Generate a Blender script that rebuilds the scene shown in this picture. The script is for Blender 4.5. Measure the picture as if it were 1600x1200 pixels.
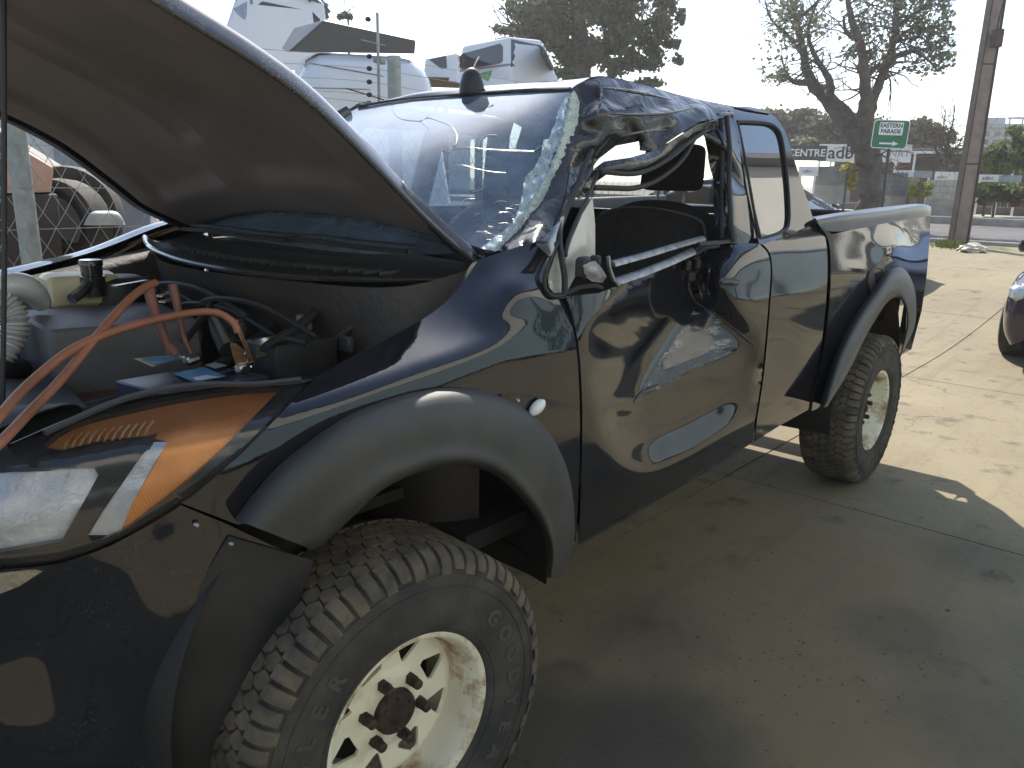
import bpy, bmesh, math, random
import numpy as np
from mathutils import Vector, Matrix
from mathutils.bvhtree import BVHTree
from mathutils.geometry import delaunay_2d_cdt

for o in list(bpy.data.objects): bpy.data.objects.remove(o)
scene = bpy.context.scene
COL = scene.collection

# ------------------------------------------------------------------ camera
CAM = np.array([-0.98, -2.10, 1.51])
YAW, PITCH, ROLL = [math.radians(a) for a in (41.0, 14.5, 1.2)]
FPX = 1240.0                                   # focal length in pixels of a 1600 px wide frame
_f = np.array([math.cos(PITCH)*math.cos(YAW), math.cos(PITCH)*math.sin(YAW), -math.sin(PITCH)])
_r = np.array([math.sin(YAW), -math.cos(YAW), 0.0]); _u = np.cross(_r, _f)
_c, _s = math.cos(ROLL), math.sin(ROLL)
_r, _u = _c*_r+_s*_u, -_s*_r+_c*_u
cd = bpy.data.cameras.new('camera'); cam = bpy.data.objects.new('camera', cd); COL.objects.link(cam)
cd.sensor_width = 36.0; cd.lens = FPX/1600*36; cd.clip_start = 0.05; cd.clip_end = 3000
cam.matrix_world = Matrix(((_r[0], _u[0], -_f[0], CAM[0]), (_r[1], _u[1], -_f[1], CAM[1]), (_r[2], _u[2], -_f[2], CAM[2]), (0, 0, 0, 1)))
scene.camera = cam
scene.render.resolution_x, scene.render.resolution_y = 1024, 768

# ------------------------------------------------------------------ light
SUN_EL, SUN_HEAD = math.radians(41), math.radians(44)      # sun ahead of the camera, behind the truck
world = bpy.data.worlds.new('World'); scene.world = world; world.use_nodes = True
wn = world.node_tree; bgn = wn.nodes['Background']
sky = wn.nodes.new('ShaderNodeTexSky'); sky.sky_type = 'NISHITA'; sky.sun_disc = False
sky.sun_elevation = SUN_EL
sky.sun_rotation = math.pi/2 - SUN_HEAD
sky.air_density = 1.0; sky.dust_density = 0.6; sky.ozone_density = 1.0
wn.links.new(sky.outputs[0], bgn.inputs[0]); bgn.inputs[1].default_value = 0.14
sl = bpy.data.lights.new('sun', 'SUN'); sl.energy = 5.0; sl.angle = math.radians(0.55); sl.color = (1.0, 0.93, 0.82)
so = bpy.data.objects.new('sun', sl); COL.objects.link(so)
sd = Vector((math.cos(SUN_EL)*math.cos(SUN_HEAD), math.cos(SUN_EL)*math.sin(SUN_HEAD), math.sin(SUN_EL)))
so.rotation_euler = sd.to_track_quat('Z', 'Y').to_euler(); so.location = (0, 0, 30)
vs = scene.view_settings; vs.view_transform = 'Standard'; vs.look = 'None'; vs.gamma = 1.0; vs.use_curve_mapping = False
vs.exposure = 0.85

# ------------------------------------------------------------------ picking points
def ray(px, py): return _f + _r*(px-800)/FPX - _u*(py-600)/FPX
def PY(px, py, Y): d = ray(px, py); return CAM + d*((Y-CAM[1])/d[1])
def PX(px, py, X): d = ray(px, py); return CAM + d*((X-CAM[0])/d[0])
def PZ(px, py, Z): d = ray(px, py); return CAM + d*((Z-CAM[2])/d[2])
def PD(px, py, D): d = ray(px, py); return CAM + d*(D/math.hypot(d[0], d[1]))     # D metres along the ground
def crv(pts, n=6):
    p = [np.array(q, float) for q in pts]; out = []
    for i in range(len(p)-1):
        a, b, c, d = p[max(i-1, 0)], p[i], p[i+1], p[min(i+2, len(p)-1)]
        for k in range(n):
            t = k/n
            out.append(0.5*((2*b)+(c-a)*t+(2*a-5*b+4*c-d)*t*t+(3*b-a-3*c+d)*t**3))
    out.append(p[-1]); return out
def resample(pts, n):
    p = np.array(pts, float); L = np.r_[0, np.cumsum(np.linalg.norm(np.diff(p, axis=0), axis=1))]
    t = np.linspace(0, L[-1], n)
    return np.stack([np.interp(t, L, p[:, k]) for k in range(p.shape[1])], 1)

# ------------------------------------------------------------------ materials
def nodes_of(name):
    m = bpy.data.materials.new(name); m.use_nodes = True
    return m, m.node_tree.nodes, m.node_tree.links, m.node_tree.nodes['Principled BSDF']
def noise(N, L, scale, detail=5, rough=0.6, coord='Object', vec=None):
    n = N.new('ShaderNodeTexNoise'); n.inputs['Scale'].default_value = scale; n.inputs['Detail'].default_value = detail; n.inputs['Roughness'].default_value = rough
    if vec is None:
        tc = N.new('ShaderNodeTexCoord'); L.new(tc.outputs[coord], n.inputs['Vector'])
    else: L.new(vec, n.inputs['Vector'])
    return n
def ramp(N, L, src, p0, p1, c0=(0, 0, 0, 1), c1=(1, 1, 1, 1)):
    r = N.new('ShaderNodeValToRGB'); r.color_ramp.elements[0].position = p0; r.color_ramp.elements[1].position = p1
    r.color_ramp.elements[0].color = c0; r.color_ramp.elements[1].color = c1
    L.new(src, r.inputs[0]); return r
def mixc(N, L, fac, a, b):
    m = N.new('ShaderNodeMix'); m.data_type = 'RGBA'
    if hasattr(fac, 'links'): L.new(fac, m.inputs[0])
    else: m.inputs[0].default_value = fac
    for k, v in ((6, a), (7, b)):
        if hasattr(v, 'links'): L.new(v, m.inputs[k])
        else: m.inputs[k].default_value = (*v[:3], 1)
    return m.outputs[2]
def c4(c): return (*c[:3], 1)
def mat(name, col, rough=0.5, metal=0.0, var=0.15, scale=8.0, bump=0.0, bscale=60.0, col2=None, lo=0.35, hi=0.65, coat=0.0, spec=0.5, rvar=0.0):
    m, N, L, B = nodes_of(name)
    n = noise(N, L, scale)
    c2 = col2 if col2 else tuple(max(0, x*(1-2*var)) for x in col)
    r = ramp(N, L, n.outputs['Fac'], lo, hi, c4(col), c4(c2))
    L.new(r.outputs[0], B.inputs['Base Color'])
    B.inputs['Roughness'].default_value = rough; B.inputs['Metallic'].default_value = metal
    B.inputs['Coat Weight'].default_value = coat; B.inputs['Coat Roughness'].default_value = 0.03
    B.inputs['Specular IOR Level'].default_value = spec
    if rvar:
        n3 = noise(N, L, scale*1.7); mr = N.new('ShaderNodeMapRange'); L.new(n3.outputs['Fac'], mr.inputs[0])
        mr.inputs[1].default_value = .3; mr.inputs[2].default_value = .7; mr.inputs[3].default_value = max(0, rough-rvar); mr.inputs[4].default_value = rough+rvar
        L.new(mr.outputs[0], B.inputs['Roughness'])
    if bump:
        n2 = noise(N, L, bscale, 6); b = N.new('ShaderNodeBump'); b.inputs['Strength'].default_value = bump; b.inputs['Distance'].default_value = 0.01
        L.new(n2.outputs['Fac'], b.inputs['Height']); L.new(b.outputs[0], B.inputs['Normal'])
    return m

# ------------------------------------------------------------------ objects
def empty(name, loc=(0, 0, 0), rz=0.0):
    o = bpy.data.objects.new(name, None); COL.objects.link(o); o.location = loc; o.rotation_euler = (0, 0, rz); o.empty_display_size = .1
    return o
def tag(o, label, cat, group=None):
    o['label'] = label; o['category'] = cat
    if group: o['group'] = group
    return o
def thicken(V, F, t, offset):
    """give a sheet real thickness with a hard edge: front skin, back skin and rim have their own vertices"""
    V = np.array(V, float); N = np.zeros_like(V); ec = {}
    for f in F:
        n = np.cross(V[f[1]]-V[f[0]], V[f[2]]-V[f[0]])
        for i in f: N[i] += n
        for i in range(len(f)):
            a, b = f[i], f[(i+1) % len(f)]; ec[(a, b)] = 1
    L = np.linalg.norm(N, axis=1, keepdims=True); N = N/np.where(L > 1e-12, L, 1)
    a0, a1 = (0.0, -t) if offset < 0 else (t/2, -t/2)
    A, B = V+N*a0, V+N*a1; n = len(V); VV = list(A)+list(B); FF = [tuple(f) for f in F]+[tuple(i+n for i in f[::-1]) for f in F]
    for (a, b) in list(ec):
        if (b, a) not in ec:
            k = len(VV); VV += [A[a], A[b], B[b], B[a]]; FF.append((k+1, k, k+3, k+2))
    return VV, FF
def obj(name, V, F, m, parent=None, smooth=True, solid=0.0, angle=None, offset=-1.0):
    if solid: V, F = thicken(V, F, solid, offset)
    me = bpy.data.meshes.new(name); me.from_pydata([tuple(map(float, v)) for v in V], [], [tuple(int(i) for i in f) for f in F]); me.update()
    if smooth: me.polygons.foreach_set('use_smooth', [True]*len(me.polygons))
    o = bpy.data.objects.new(name, me); COL.objects.link(o)
    if isinstance(m, (list, tuple)):
        for k in m: me.materials.append(k)
    elif m: me.materials.append(m)
    if parent:
        o.parent = parent
        o.matrix_parent_inverse = Matrix.LocRotScale(parent.location, parent.rotation_euler, (1, 1, 1)).inverted() if parent.parent is None else Matrix()
    if smooth and angle is not None:
        me.set_sharp_from_angle(angle=math.radians(angle))
    return o
class MB:
    def __init__(s): s.V = []; s.F = []
    def add(s, V, F):
        b = len(s.V); s.V += [tuple(map(float, v)) for v in V]; s.F += [tuple(int(i)+b for i in f) for f in F]; return s
    def box(s, c, size, rz=0.0, bev=0.0, M=None):
        x, y, z = [k/2 for k in size]
        if bev:
            b = min(bev, x*.49, y*.49, z*.49); V = []
            for sx in (-1, 1):
                for sy in (-1, 1):
                    for sz in (-1, 1):
                        V += [(sx*(x-b), sy*(y-b), sz*z), (sx*(x-b), sy*y, sz*(z-b)), (sx*x, sy*(y-b), sz*(z-b))]
            bm = bmesh.new()
            for v in V: bm.verts.new(v)
            bmesh.ops.convex_hull(bm, input=bm.verts[:]); bmesh.ops.dissolve_limit(bm, angle_limit=.01, verts=bm.verts[:], edges=bm.edges[:])
            bm.verts.index_update(); V = [v.co.copy() for v in bm.verts]; F = [[v.index for v in f.verts] for f in bm.faces]; bm.free()
        else:
            V = [Vector((i*x, j*y, k*z)) for i in (-1, 1) for j in (-1, 1) for k in (-1, 1)]
            F = [(0, 1, 3, 2), (4, 6, 7, 5), (0, 4, 5, 1), (2, 3, 7, 6), (0, 2, 6, 4), (1, 5, 7, 3)]
        T = Matrix.Translation(c) @ (M.to_4x4() if M else Matrix.Rotation(rz, 4, 'Z'))
        return s.add([T @ Vector(v) for v in V], F)
    def tube(s, pts, r, n=8, cap=True, flat=1.0):
        p = [Vector(q) for q in pts]; m = len(p); rr = r if hasattr(r, '__len__') else [r]*m
        up = None; V = []; F = []
        for i in range(m):
            t = (p[min(i+1, m-1)]-p[max(i-1, 0)]).normalized()
            if up is None: up = t.orthogonal().normalized()
            up = (up-t*up.dot(t)); up = up.normalized() if up.length > 1e-6 else t.orthogonal().normalized()
            w = t.cross(up)
            for k in range(n):
                a = 2*math.pi*k/n; V.append(p[i]+(up*math.cos(a)+w*math.sin(a)*flat)*rr[i])
        for i in range(m-1):
            for k in range(n): F.append((i*n+k, i*n+(k+1) % n, (i+1)*n+(k+1) % n, (i+1)*n+k))
        if cap: F.append(tuple(range(n-1, -1, -1))); F.append(tuple((m-1)*n+k for k in range(n)))
        return s.add(V, F)
    def lathe(s, prof, n=48, axis='Z', c=(0, 0, 0), closed=False):
        V = []; F = []; m = len(prof)
        for k in range(n):
            a = 2*math.pi*k/n
            for (r, h) in prof:
                if axis == 'Z': V.append((c[0]+r*math.cos(a), c[1]+r*math.sin(a), c[2]+h))
                elif axis == 'Y': V.append((c[0]+r*math.cos(a), c[1]+h, c[2]+r*math.sin(a)))
                else: V.append((c[0]+h, c[1]+r*math.cos(a), c[2]+r*math.sin(a)))
        for k in range(n):
            k2 = (k+1) % n
            for i in range(m-1 if not closed else m):
                j = (i+1) % m
                f = (k*m+i, k*m+j, k2*m+j, k2*m+i)
                F.append(f if axis != 'Y' else f[::-1])
        return s.add(V, F)
    def prism(s, poly, d0, d1, fn):
        n = len(poly); V = [fn(a, b, d0) for a, b in poly]+[fn(a, b, d1) for a, b in poly]
        F = [tuple(range(n)), tuple(range(2*n-1, n-1, -1))]+[(i, i+n, (i+1) % n+n, (i+1) % n) for i in range(n)]
        return s.add(V, F)
    def build(s, name, m, parent=None, smooth=True, angle=40, fix=True, **k):
        o = obj(name, s.V, s.F, m, parent, smooth, angle=None, **k)
        if fix:
            bm = bmesh.new(); bm.from_mesh(o.data); bmesh.ops.recalc_face_normals(bm, faces=bm.faces[:]); bm.to_mesh(o.data); bm.free()
        if smooth: o.data.set_sharp_from_angle(angle=math.radians(angle))
        return o
def loft(name, curves, n, m, parent=None, rows=None, solid=0.0, toward=None, **k):
    """smooth skin through a list of 3-D curves"""
    C = [resample(crv(c, 8) if len(c) > 2 else c, n) for c in curves]
    if rows: C = [np.stack([np.array(r) for r in resample_rows], 0) for resample_rows in smooth_rows(C, rows)]
    V = [p for c in C for p in c]; R = len(C); F = []
    for i in range(R-1):
        for j in range(n-1): F.append((i*n+j, i*n+j+1, (i+1)*n+j+1, (i+1)*n+j))
    return orient(name, V, F, m, parent, solid, toward, **k)
def smooth_rows(C, rows):
    A = np.array(C); R = A.shape[0]; out = []
    t = np.linspace(0, R-1, rows)
    for q in t:
        i = min(int(q), R-2); f = q-i
        a, b, c, d = A[max(i-1, 0)], A[i], A[i+1], A[min(i+2, R-1)]
        out.append(0.5*((2*b)+(c-a)*f+(2*a-5*b+4*c-d)*f*f+(3*b-a-3*c+d)*f**3))
    return out
def orient(name, V, F, m, parent, solid, toward=None, **k):
    V = np.array(V, float); T = np.array(toward if toward is not None else CAM, float)
    s = 0.0
    for f in F[::max(1, len(F)//200)]:
        a, b, c = V[f[0]], V[f[1]], V[f[2]]; nn = np.cross(b-a, c-a); s += nn @ (T-a)
    if s < 0: F = [tuple(f[::-1]) for f in F]
    return obj(name, V, F, m, parent, True, solid, **k)

# ------------------------------------------------------------------ sheet-metal panels
class Ref:
    """reference body surface: smooth sections -> dense mesh for picking"""
    def __init__(s, stations, nx=260, ns=110):
        xs = [q[0] for q in stations]
        S = [resample(crv([(y, z) for y, z in q[1]], 10), ns) for q in stations]
        A = np.array(S); V = []
        X = np.linspace(xs[0], xs[-1], nx)
        for x in X:
            i = min(max(np.searchsorted(xs, x)-1, 0), len(xs)-2)
            f = (x-xs[i])/(xs[i+1]-xs[i]); h0 = xs[i]-xs[max(i-1, 0)] or 1; h2 = 1
            b, c = A[i], A[i+1]; h = xs[i+1]-xs[i]
            mb = (A[i+1]-A[i-1])/(xs[i+1]-xs[i-1])*h if i > 0 else (c-b)
            mc = (A[i+2]-A[i])/(xs[i+2]-xs[i])*h if i+2 < len(xs) else (c-b)
            q = (2*f**3-3*f*f+1)*b+(f**3-2*f*f+f)*mb+(-2*f**3+3*f*f)*c+(f**3-f*f)*mc
            V += [Vector((x, p[0], p[1])) for p in q]
        F = [(i*ns+j, i*ns+j+1, (i+1)*ns+j+1, (i+1)*ns+j) for i in range(nx-1) for j in range(ns-1)]
        s.b = BVHTree.FromPolygons(V, F)
    def hit(s, px, py, d=0.0):
        D = Vector(ray(px, py)).normalized()
        loc, nor, i, dist = s.b.ray_cast(Vector(CAM), D)
        if loc is None:
            p = PY(px, py, -.9); q = s.b.find_nearest(Vector(p)); loc, nor = q[0], q[1]
            return np.array(p) if q[3] > .1 else np.array(loc)
        k = max(abs(D.dot(nor)), .25)
        return np.array(loc+D*(d/k))
def inpoly(P, x, y):
    c = False; n = len(P); j = n-1
    for i in range(n):
        xi, yi = P[i]; xj, yj = P[j]
        if (yi > y) != (yj > y) and x < (xj-xi)*(y-yi)/(yj-yi)+xi: c = not c
        j = i
    return c
def densify(P, step):
    out = []; n = len(P)
    for i in range(n):
        a = np.array(P[i][:2], float); b = np.array(P[(i+1) % n][:2], float); L = np.linalg.norm(b-a)
        if L < step*.35 and i: continue
        k = max(1, int(round(L/step)))
        for q in range(k): out.append(tuple(a+(b-a)*q/k))
    return out
def inpoly_v(P, XY):
    P = np.array(P, float); x, y = XY[:, 0], XY[:, 1]; c = np.zeros(len(XY), bool); j = len(P)-1
    for i in range(len(P)):
        xi, yi = P[i]; xj, yj = P[j]
        if yi != yj:
            k = ((yi > y) != (yj > y)) & (x < (xj-xi)*(y-yi)/(yj-yi)+xi); c ^= k
        j = i
    return c
def triangulate(outline, holes, step):
    O = densify(outline, step); Hs = [densify(h, step) for h in holes]
    pts = list(O); edges = [(i, (i+1) % len(O)) for i in range(len(O))]
    for h in Hs:
        b = len(pts); pts += h; edges += [(b+i, b+(i+1) % len(h)) for i in range(len(h))]
    B = np.array(pts); x0, y0 = B.min(0); x1, y1 = B.max(0); G = []
    r = 0; y = y0
    while y < y1:
        xx = np.arange(x0+(step/2 if r % 2 else 0), x1, step); G.append(np.stack([xx, np.full(len(xx), y)], 1)); y += step*.866; r += 1
    G = np.concatenate(G); k = inpoly_v(O, G)
    for h in Hs: k &= ~inpoly_v(h, G)
    G = G[k]
    if len(G):
        d = np.full(len(G), 1e9)
        for q in B: d = np.minimum(d, (G[:, 0]-q[0])**2+(G[:, 1]-q[1])**2)
        G = G[d > (.6*step)**2]; pts += [tuple(q) for q in G]
    v, e, f, *_ = delaunay_2d_cdt([Vector(p) for p in pts], edges, [], 1, 1e-4)
    v = [(q.x, q.y) for q in v]; A = np.array(v); F = [tuple(t) for t in f]
    cen = np.array([A[list(t)].mean(0) for t in F]); k = inpoly_v(O, cen)
    for h in Hs: k &= ~inpoly_v(h, cen)
    return v, [t for t, q in zip(F, k) if q]
def tin(ctrl):
    """piecewise-linear field through control points (x, y, value...)"""
    P = [Vector(c[:2]) for c in ctrl]
    v, e, f, ov, oe, of = delaunay_2d_cdt(P, [], [], 0, 1e-5)
    vals = [np.array(ctrl[o[0]][2:], float) for o in ov]
    V = np.array([(q.x, q.y) for q in v])
    T = np.array(f); A = V[T[:, 0]]; Bq = V[T[:, 1]]; Cq = V[T[:, 2]]
    det = (Bq[:, 1]-Cq[:, 1])*(A[:, 0]-Cq[:, 0])+(Cq[:, 0]-Bq[:, 0])*(A[:, 1]-Cq[:, 1])
    def ev(x, y):
        l1 = ((Bq[:, 1]-Cq[:, 1])*(x-Cq[:, 0])+(Cq[:, 0]-Bq[:, 0])*(y-Cq[:, 1]))/det
        l2 = ((Cq[:, 1]-A[:, 1])*(x-Cq[:, 0])+(A[:, 0]-Cq[:, 0])*(y-Cq[:, 1]))/det
        l3 = 1-l1-l2; m = np.minimum(np.minimum(l1, l2), l3); i = int(np.argmax(m))
        w = np.clip([l1[i], l2[i], l3[i]], 0, 1); w = w/w.sum()
        return w[0]*vals[T[i, 0]]+w[1]*vals[T[i, 1]]+w[2]*vals[T[i, 2]]
    return ev
def relax(V, F, it, fixed_border=True):
    V = np.array(V, float)
    if not it: return V
    from collections import Counter
    ec = Counter(); nb = [set() for _ in V]
    for f in F:
        for i in range(len(f)):
            a, b = f[i], f[(i+1) % len(f)]; ec[(min(a, b), max(a, b))] += 1; nb[a].add(b); nb[b].add(a)
    border = set(); bn = {}
    for (a, b), k in ec.items():
        if k == 1: border |= {a, b}; bn.setdefault(a, []).append(b); bn.setdefault(b, []).append(a)
    I = []; J = []
    for i, s in enumerate(nb):
        if i in border: continue
        for j in s: I.append(i); J.append(j)
    I = np.array(I); J = np.array(J); cnt = np.bincount(I, minlength=len(V))[:, None]; ok = cnt[:, 0] > 0
    for _ in range(it):
        A = np.zeros_like(V); np.add.at(A, I, V[J]); V[ok] = .4*V[ok]+.6*(A[ok]/cnt[ok])
    return V
def rbf(ctrl):
    C = np.array([c[:2] for c in ctrl], float)/100; W = np.array([c[2:] for c in ctrl], float)
    def phi(d): return np.where(d > 1e-9, d*d*np.log(d+1e-12), 0)
    n = len(C); K = phi(np.linalg.norm(C[:, None]-C[None], axis=2))+np.eye(n)*1e-4
    Pm = np.c_[np.ones(n), C]; M = np.block([[K, Pm], [Pm.T, np.zeros((3, 3))]])
    s = np.linalg.solve(M, np.r_[W, np.zeros((3, W.shape[1]))])
    def ev(x, y):
        q = np.array([x, y])/100; k = phi(np.linalg.norm(C-q, axis=1)); return k @ s[:n]+np.array([1, *q]) @ s[n:]
    return ev
def panel(name, outline, ref, m, parent, step=9, dents=None, holes=(), smooth=0, solid=0.005, lift=0.0, jitter=0.0, seed=1, fold='tin'):
    """a sheet cut to an outline on the reference surface `ref`, pushed in by `dents` (x, y, depth)"""
    v, F = triangulate(outline, holes, step)
    fld = None
    if dents:
        ring = densify(outline, 45)
        D = list(dents)
        for q in ring:
            if min((q[0]-d[0])**2+(q[1]-d[1])**2 for d in dents) > 22**2: D.append((q[0], q[1], 0.0))
        fld = tin(D) if fold == 'tin' else rbf(D)
    V = []
    rnd = random.Random(seed)
    if fld is not None and smooth:
        dv = np.array([[a, b, float(fld(a, b)[0])*400] for a, b in v]); dv2 = relax(dv, F, smooth)
        dep = dv2[:, 2]/400
    else: dep = [float(fld(a, b)[0]) if fld else 0.0 for a, b in v]
    for (a, b), d in zip(v, dep):
        if callable(ref): V.append(ref(a, b, d-lift))
        else: V.append(ref.hit(a, b, d-lift))
    V = np.array(V)
    if jitter:
        V = V+np.array([[rnd.gauss(0, jitter) for _ in range(3)] for _ in V])
    return orient(name, V, F, m, parent, solid)
def sheet(name, outline, ctrl, m, parent, step=7, smooth=2, holes=(), solid=0.004, kind='tin', wob=0.0, seed=3):
    """free sheet: outline and control points (x, y, Y plane)"""
    ev = tin(ctrl) if kind == 'tin' else rbf(ctrl)
    v, F = triangulate(outline, holes, step)
    Yv = np.array([[a, b, float(ev(a, b)[0])*300] for a, b in v]); Yv = relax(Yv, F, smooth)
    rnd = random.Random(seed); ph = [(rnd.uniform(.03, .09), rnd.uniform(.03, .09), rnd.uniform(0, 6)) for _ in range(6)]
    V = []
    for (a, b), q in zip(v, Yv):
        w = sum(math.sin(a*k1+b*k2+p) for k1, k2, p in ph)*wob if wob else 0
        V.append(PY(a, b, q[2]/300+w))
    return orient(name, V, F, m, parent, solid)
def text_mesh(body, size=1.0, extrude=0.0, bold=0.0):
    cu = bpy.data.curves.new('letters', 'FONT'); cu.body = body; cu.size = size; cu.extrude = extrude; cu.offset = bold; cu.resolution_u = 3
    cu.align_x = 'CENTER'; cu.align_y = 'CENTER'
    o = bpy.data.objects.new('letters', cu); COL.objects.link(o)
    dg = bpy.context.evaluated_depsgraph_get(); me = o.evaluated_get(dg).to_mesh()
    V = [v.co.copy() for v in me.vertices]; F = [tuple(p.vertices) for p in me.polygons]
    bpy.data.objects.remove(o); bpy.data.curves.remove(cu)
    return V, F
# ------------------------------------------------------------------ materials used
def paint_mat(name, base, dust=0.25, dustcol=(.22, .20, .17), r0=.035, r1=.32, coat=.25):
    m, N, L, B = nodes_of(name)
    n = noise(N, L, 5.0, 8, .7); r = ramp(N, L, n.outputs['Fac'], .45, .8)
    n2 = noise(N, L, 180.0, 3, .6); r2 = ramp(N, L, n2.outputs['Fac'], .5, .75)
    mu = N.new('ShaderNodeMath'); mu.operation = 'MULTIPLY'; L.new(r.outputs[0], mu.inputs[0]); L.new(r2.outputs[0], mu.inputs[1])
    mu2 = N.new('ShaderNodeMath'); mu2.operation = 'MULTIPLY_ADD'; L.new(mu.outputs[0], mu2.inputs[0]); mu2.inputs[1].default_value = dust; mu2.inputs[2].default_value = .02
    L.new(mixc(N, L, mu2.outputs[0], base, dustcol), B.inputs['Base Color'])
    mr = N.new('ShaderNodeMapRange'); L.new(mu.outputs[0], mr.inputs[0]); mr.inputs[3].default_value = r0; mr.inputs[4].default_value = r1
    L.new(mr.outputs[0], B.inputs['Roughness'])
    B.inputs['Specular IOR Level'].default_value = .56
    B.inputs['Coat Weight'].default_value = coat; B.inputs['Coat Roughness'].default_value = .02
    # orange peel of the lacquer
    n3 = noise(N, L, 95.0, 2, .5); b = N.new('ShaderNodeBump'); b.inputs['Strength'].default_value = .018; b.inputs['Distance'].default_value = .004
    L.new(n3.outputs['Fac'], b.inputs['Height']); L.new(b.outputs[0], B.inputs['Normal']); L.new(b.outputs[0], B.inputs['Coat Normal'])
    return m
PAINT = paint_mat('black_lacquer', (.006, .007, .012))
PAINT_D = paint_mat('dusty_black_lacquer', (.008, .008, .011), .6)
PAINT_E = paint_mat('glare_lightened_edge_lacquer', (.03, .03, .034), .9, (.45, .44, .42), .10, .40, .2)  # pale colour mixed in stands in for sun glare on the hood edge
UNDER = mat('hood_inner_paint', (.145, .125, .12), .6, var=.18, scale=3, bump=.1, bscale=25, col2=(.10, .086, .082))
PLAST = mat('grained_faded_plastic', (.034, .034, .034), .5, var=.2, scale=5, bump=.25, bscale=900, col2=(.058, .056, .051))
CRUSH = paint_mat('scuffed_glare_greyed_lacquer', (.022, .023, .024), .9, (.22, .22, .20), .17, .45, .12)  # scuffed paint, its grey also standing in for glare on the folds
def crinkle(m):
    N, L = m.node_tree.nodes, m.node_tree.links; B = N['Principled BSDF']; tc = N.new('ShaderNodeTexCoord')
    n = noise(N, L, 9, 3, .6); vv = N.new('ShaderNodeVectorMath'); vv.operation = 'MULTIPLY_ADD'; L.new(n.outputs['Color'], vv.inputs[0]); vv.inputs[1].default_value = (.12, .12, .12); L.new(tc.outputs['Object'], vv.inputs[2])
    v = N.new('ShaderNodeTexVoronoi'); v.feature = 'DISTANCE_TO_EDGE'; v.inputs['Scale'].default_value = 11; L.new(vv.outputs[0], v.inputs['Vector'])
    b = N.new('ShaderNodeBump'); b.inputs['Strength'].default_value = .2; b.inputs['Distance'].default_value = .03; L.new(v.outputs['Distance'], b.inputs['Height']); L.new(b.outputs[0], B.inputs['Normal']); L.new(b.outputs[0], B.inputs['Coat Normal'])
crinkle(CRUSH)
PLAST2 = mat('dull_black_plastic', (.02, .02, .021), .5, var=.2, scale=9, bump=.15, bscale=300)
RUBBER = mat('dark_rubber', (.018, .018, .018), .6, var=.2, scale=9, bump=.1)
TYRE = mat('dusty_tyre_rubber', (.030, .029, .027), .82, scale=9, bump=.35, bscale=120, col2=(.075, .066, .052), lo=.4, hi=.75)
TREAD = mat('dusty_tread_rubber', (.15, .12, .08), .9, scale=14, bump=.4, bscale=160, col2=(.045, .04, .034), lo=.35, hi=.7)
LETTER = mat('raised_rubber_lettering', (.075, .068, .056), .8, scale=25, bump=.2)
def rim_mat():
    m, N, L, B = nodes_of('rusty_cream_wheel_paint')
    tc = N.new('ShaderNodeTexCoord')
    n = noise(N, L, 7, 8, .7); r = ramp(N, L, n.outputs['Fac'], .475, .61)
    c = mixc(N, L, r.outputs[0], (.80, .76, .60), (.27, .14, .055))
    n2 = noise(N, L, 45, 5, .6); r2 = ramp(N, L, n2.outputs['Fac'], .66, .70)
    c = mixc(N, L, r2.outputs[0], c, (.035, .02, .012))
    n3 = noise(N, L, 3.0, 4, .5); r3 = ramp(N, L, n3.outputs['Fac'], .45, .7)
    mm = N.new('ShaderNodeMath'); mm.operation = 'MULTIPLY'; mm.inputs[1].default_value = .4; L.new(r3.outputs[0], mm.inputs[0])
    c = mixc(N, L, mm.outputs[0], c, (.33, .27, .17))
    L.new(c, B.inputs['Base Color']); B.inputs['Roughness'].default_value = .42
    b = N.new('ShaderNodeBump'); b.inputs['Strength'].default_value = .2; L.new(n2.outputs['Fac'], b.inputs['Height']); L.new(b.outputs[0], B.inputs['Normal'])
    return m
RIM = rim_mat()
RIMC = mat('cream_wheel_centre_paint', (.80, .76, .60), .42, scale=9, bump=.08, col2=(.55, .49, .34), lo=.52, hi=.75)

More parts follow.
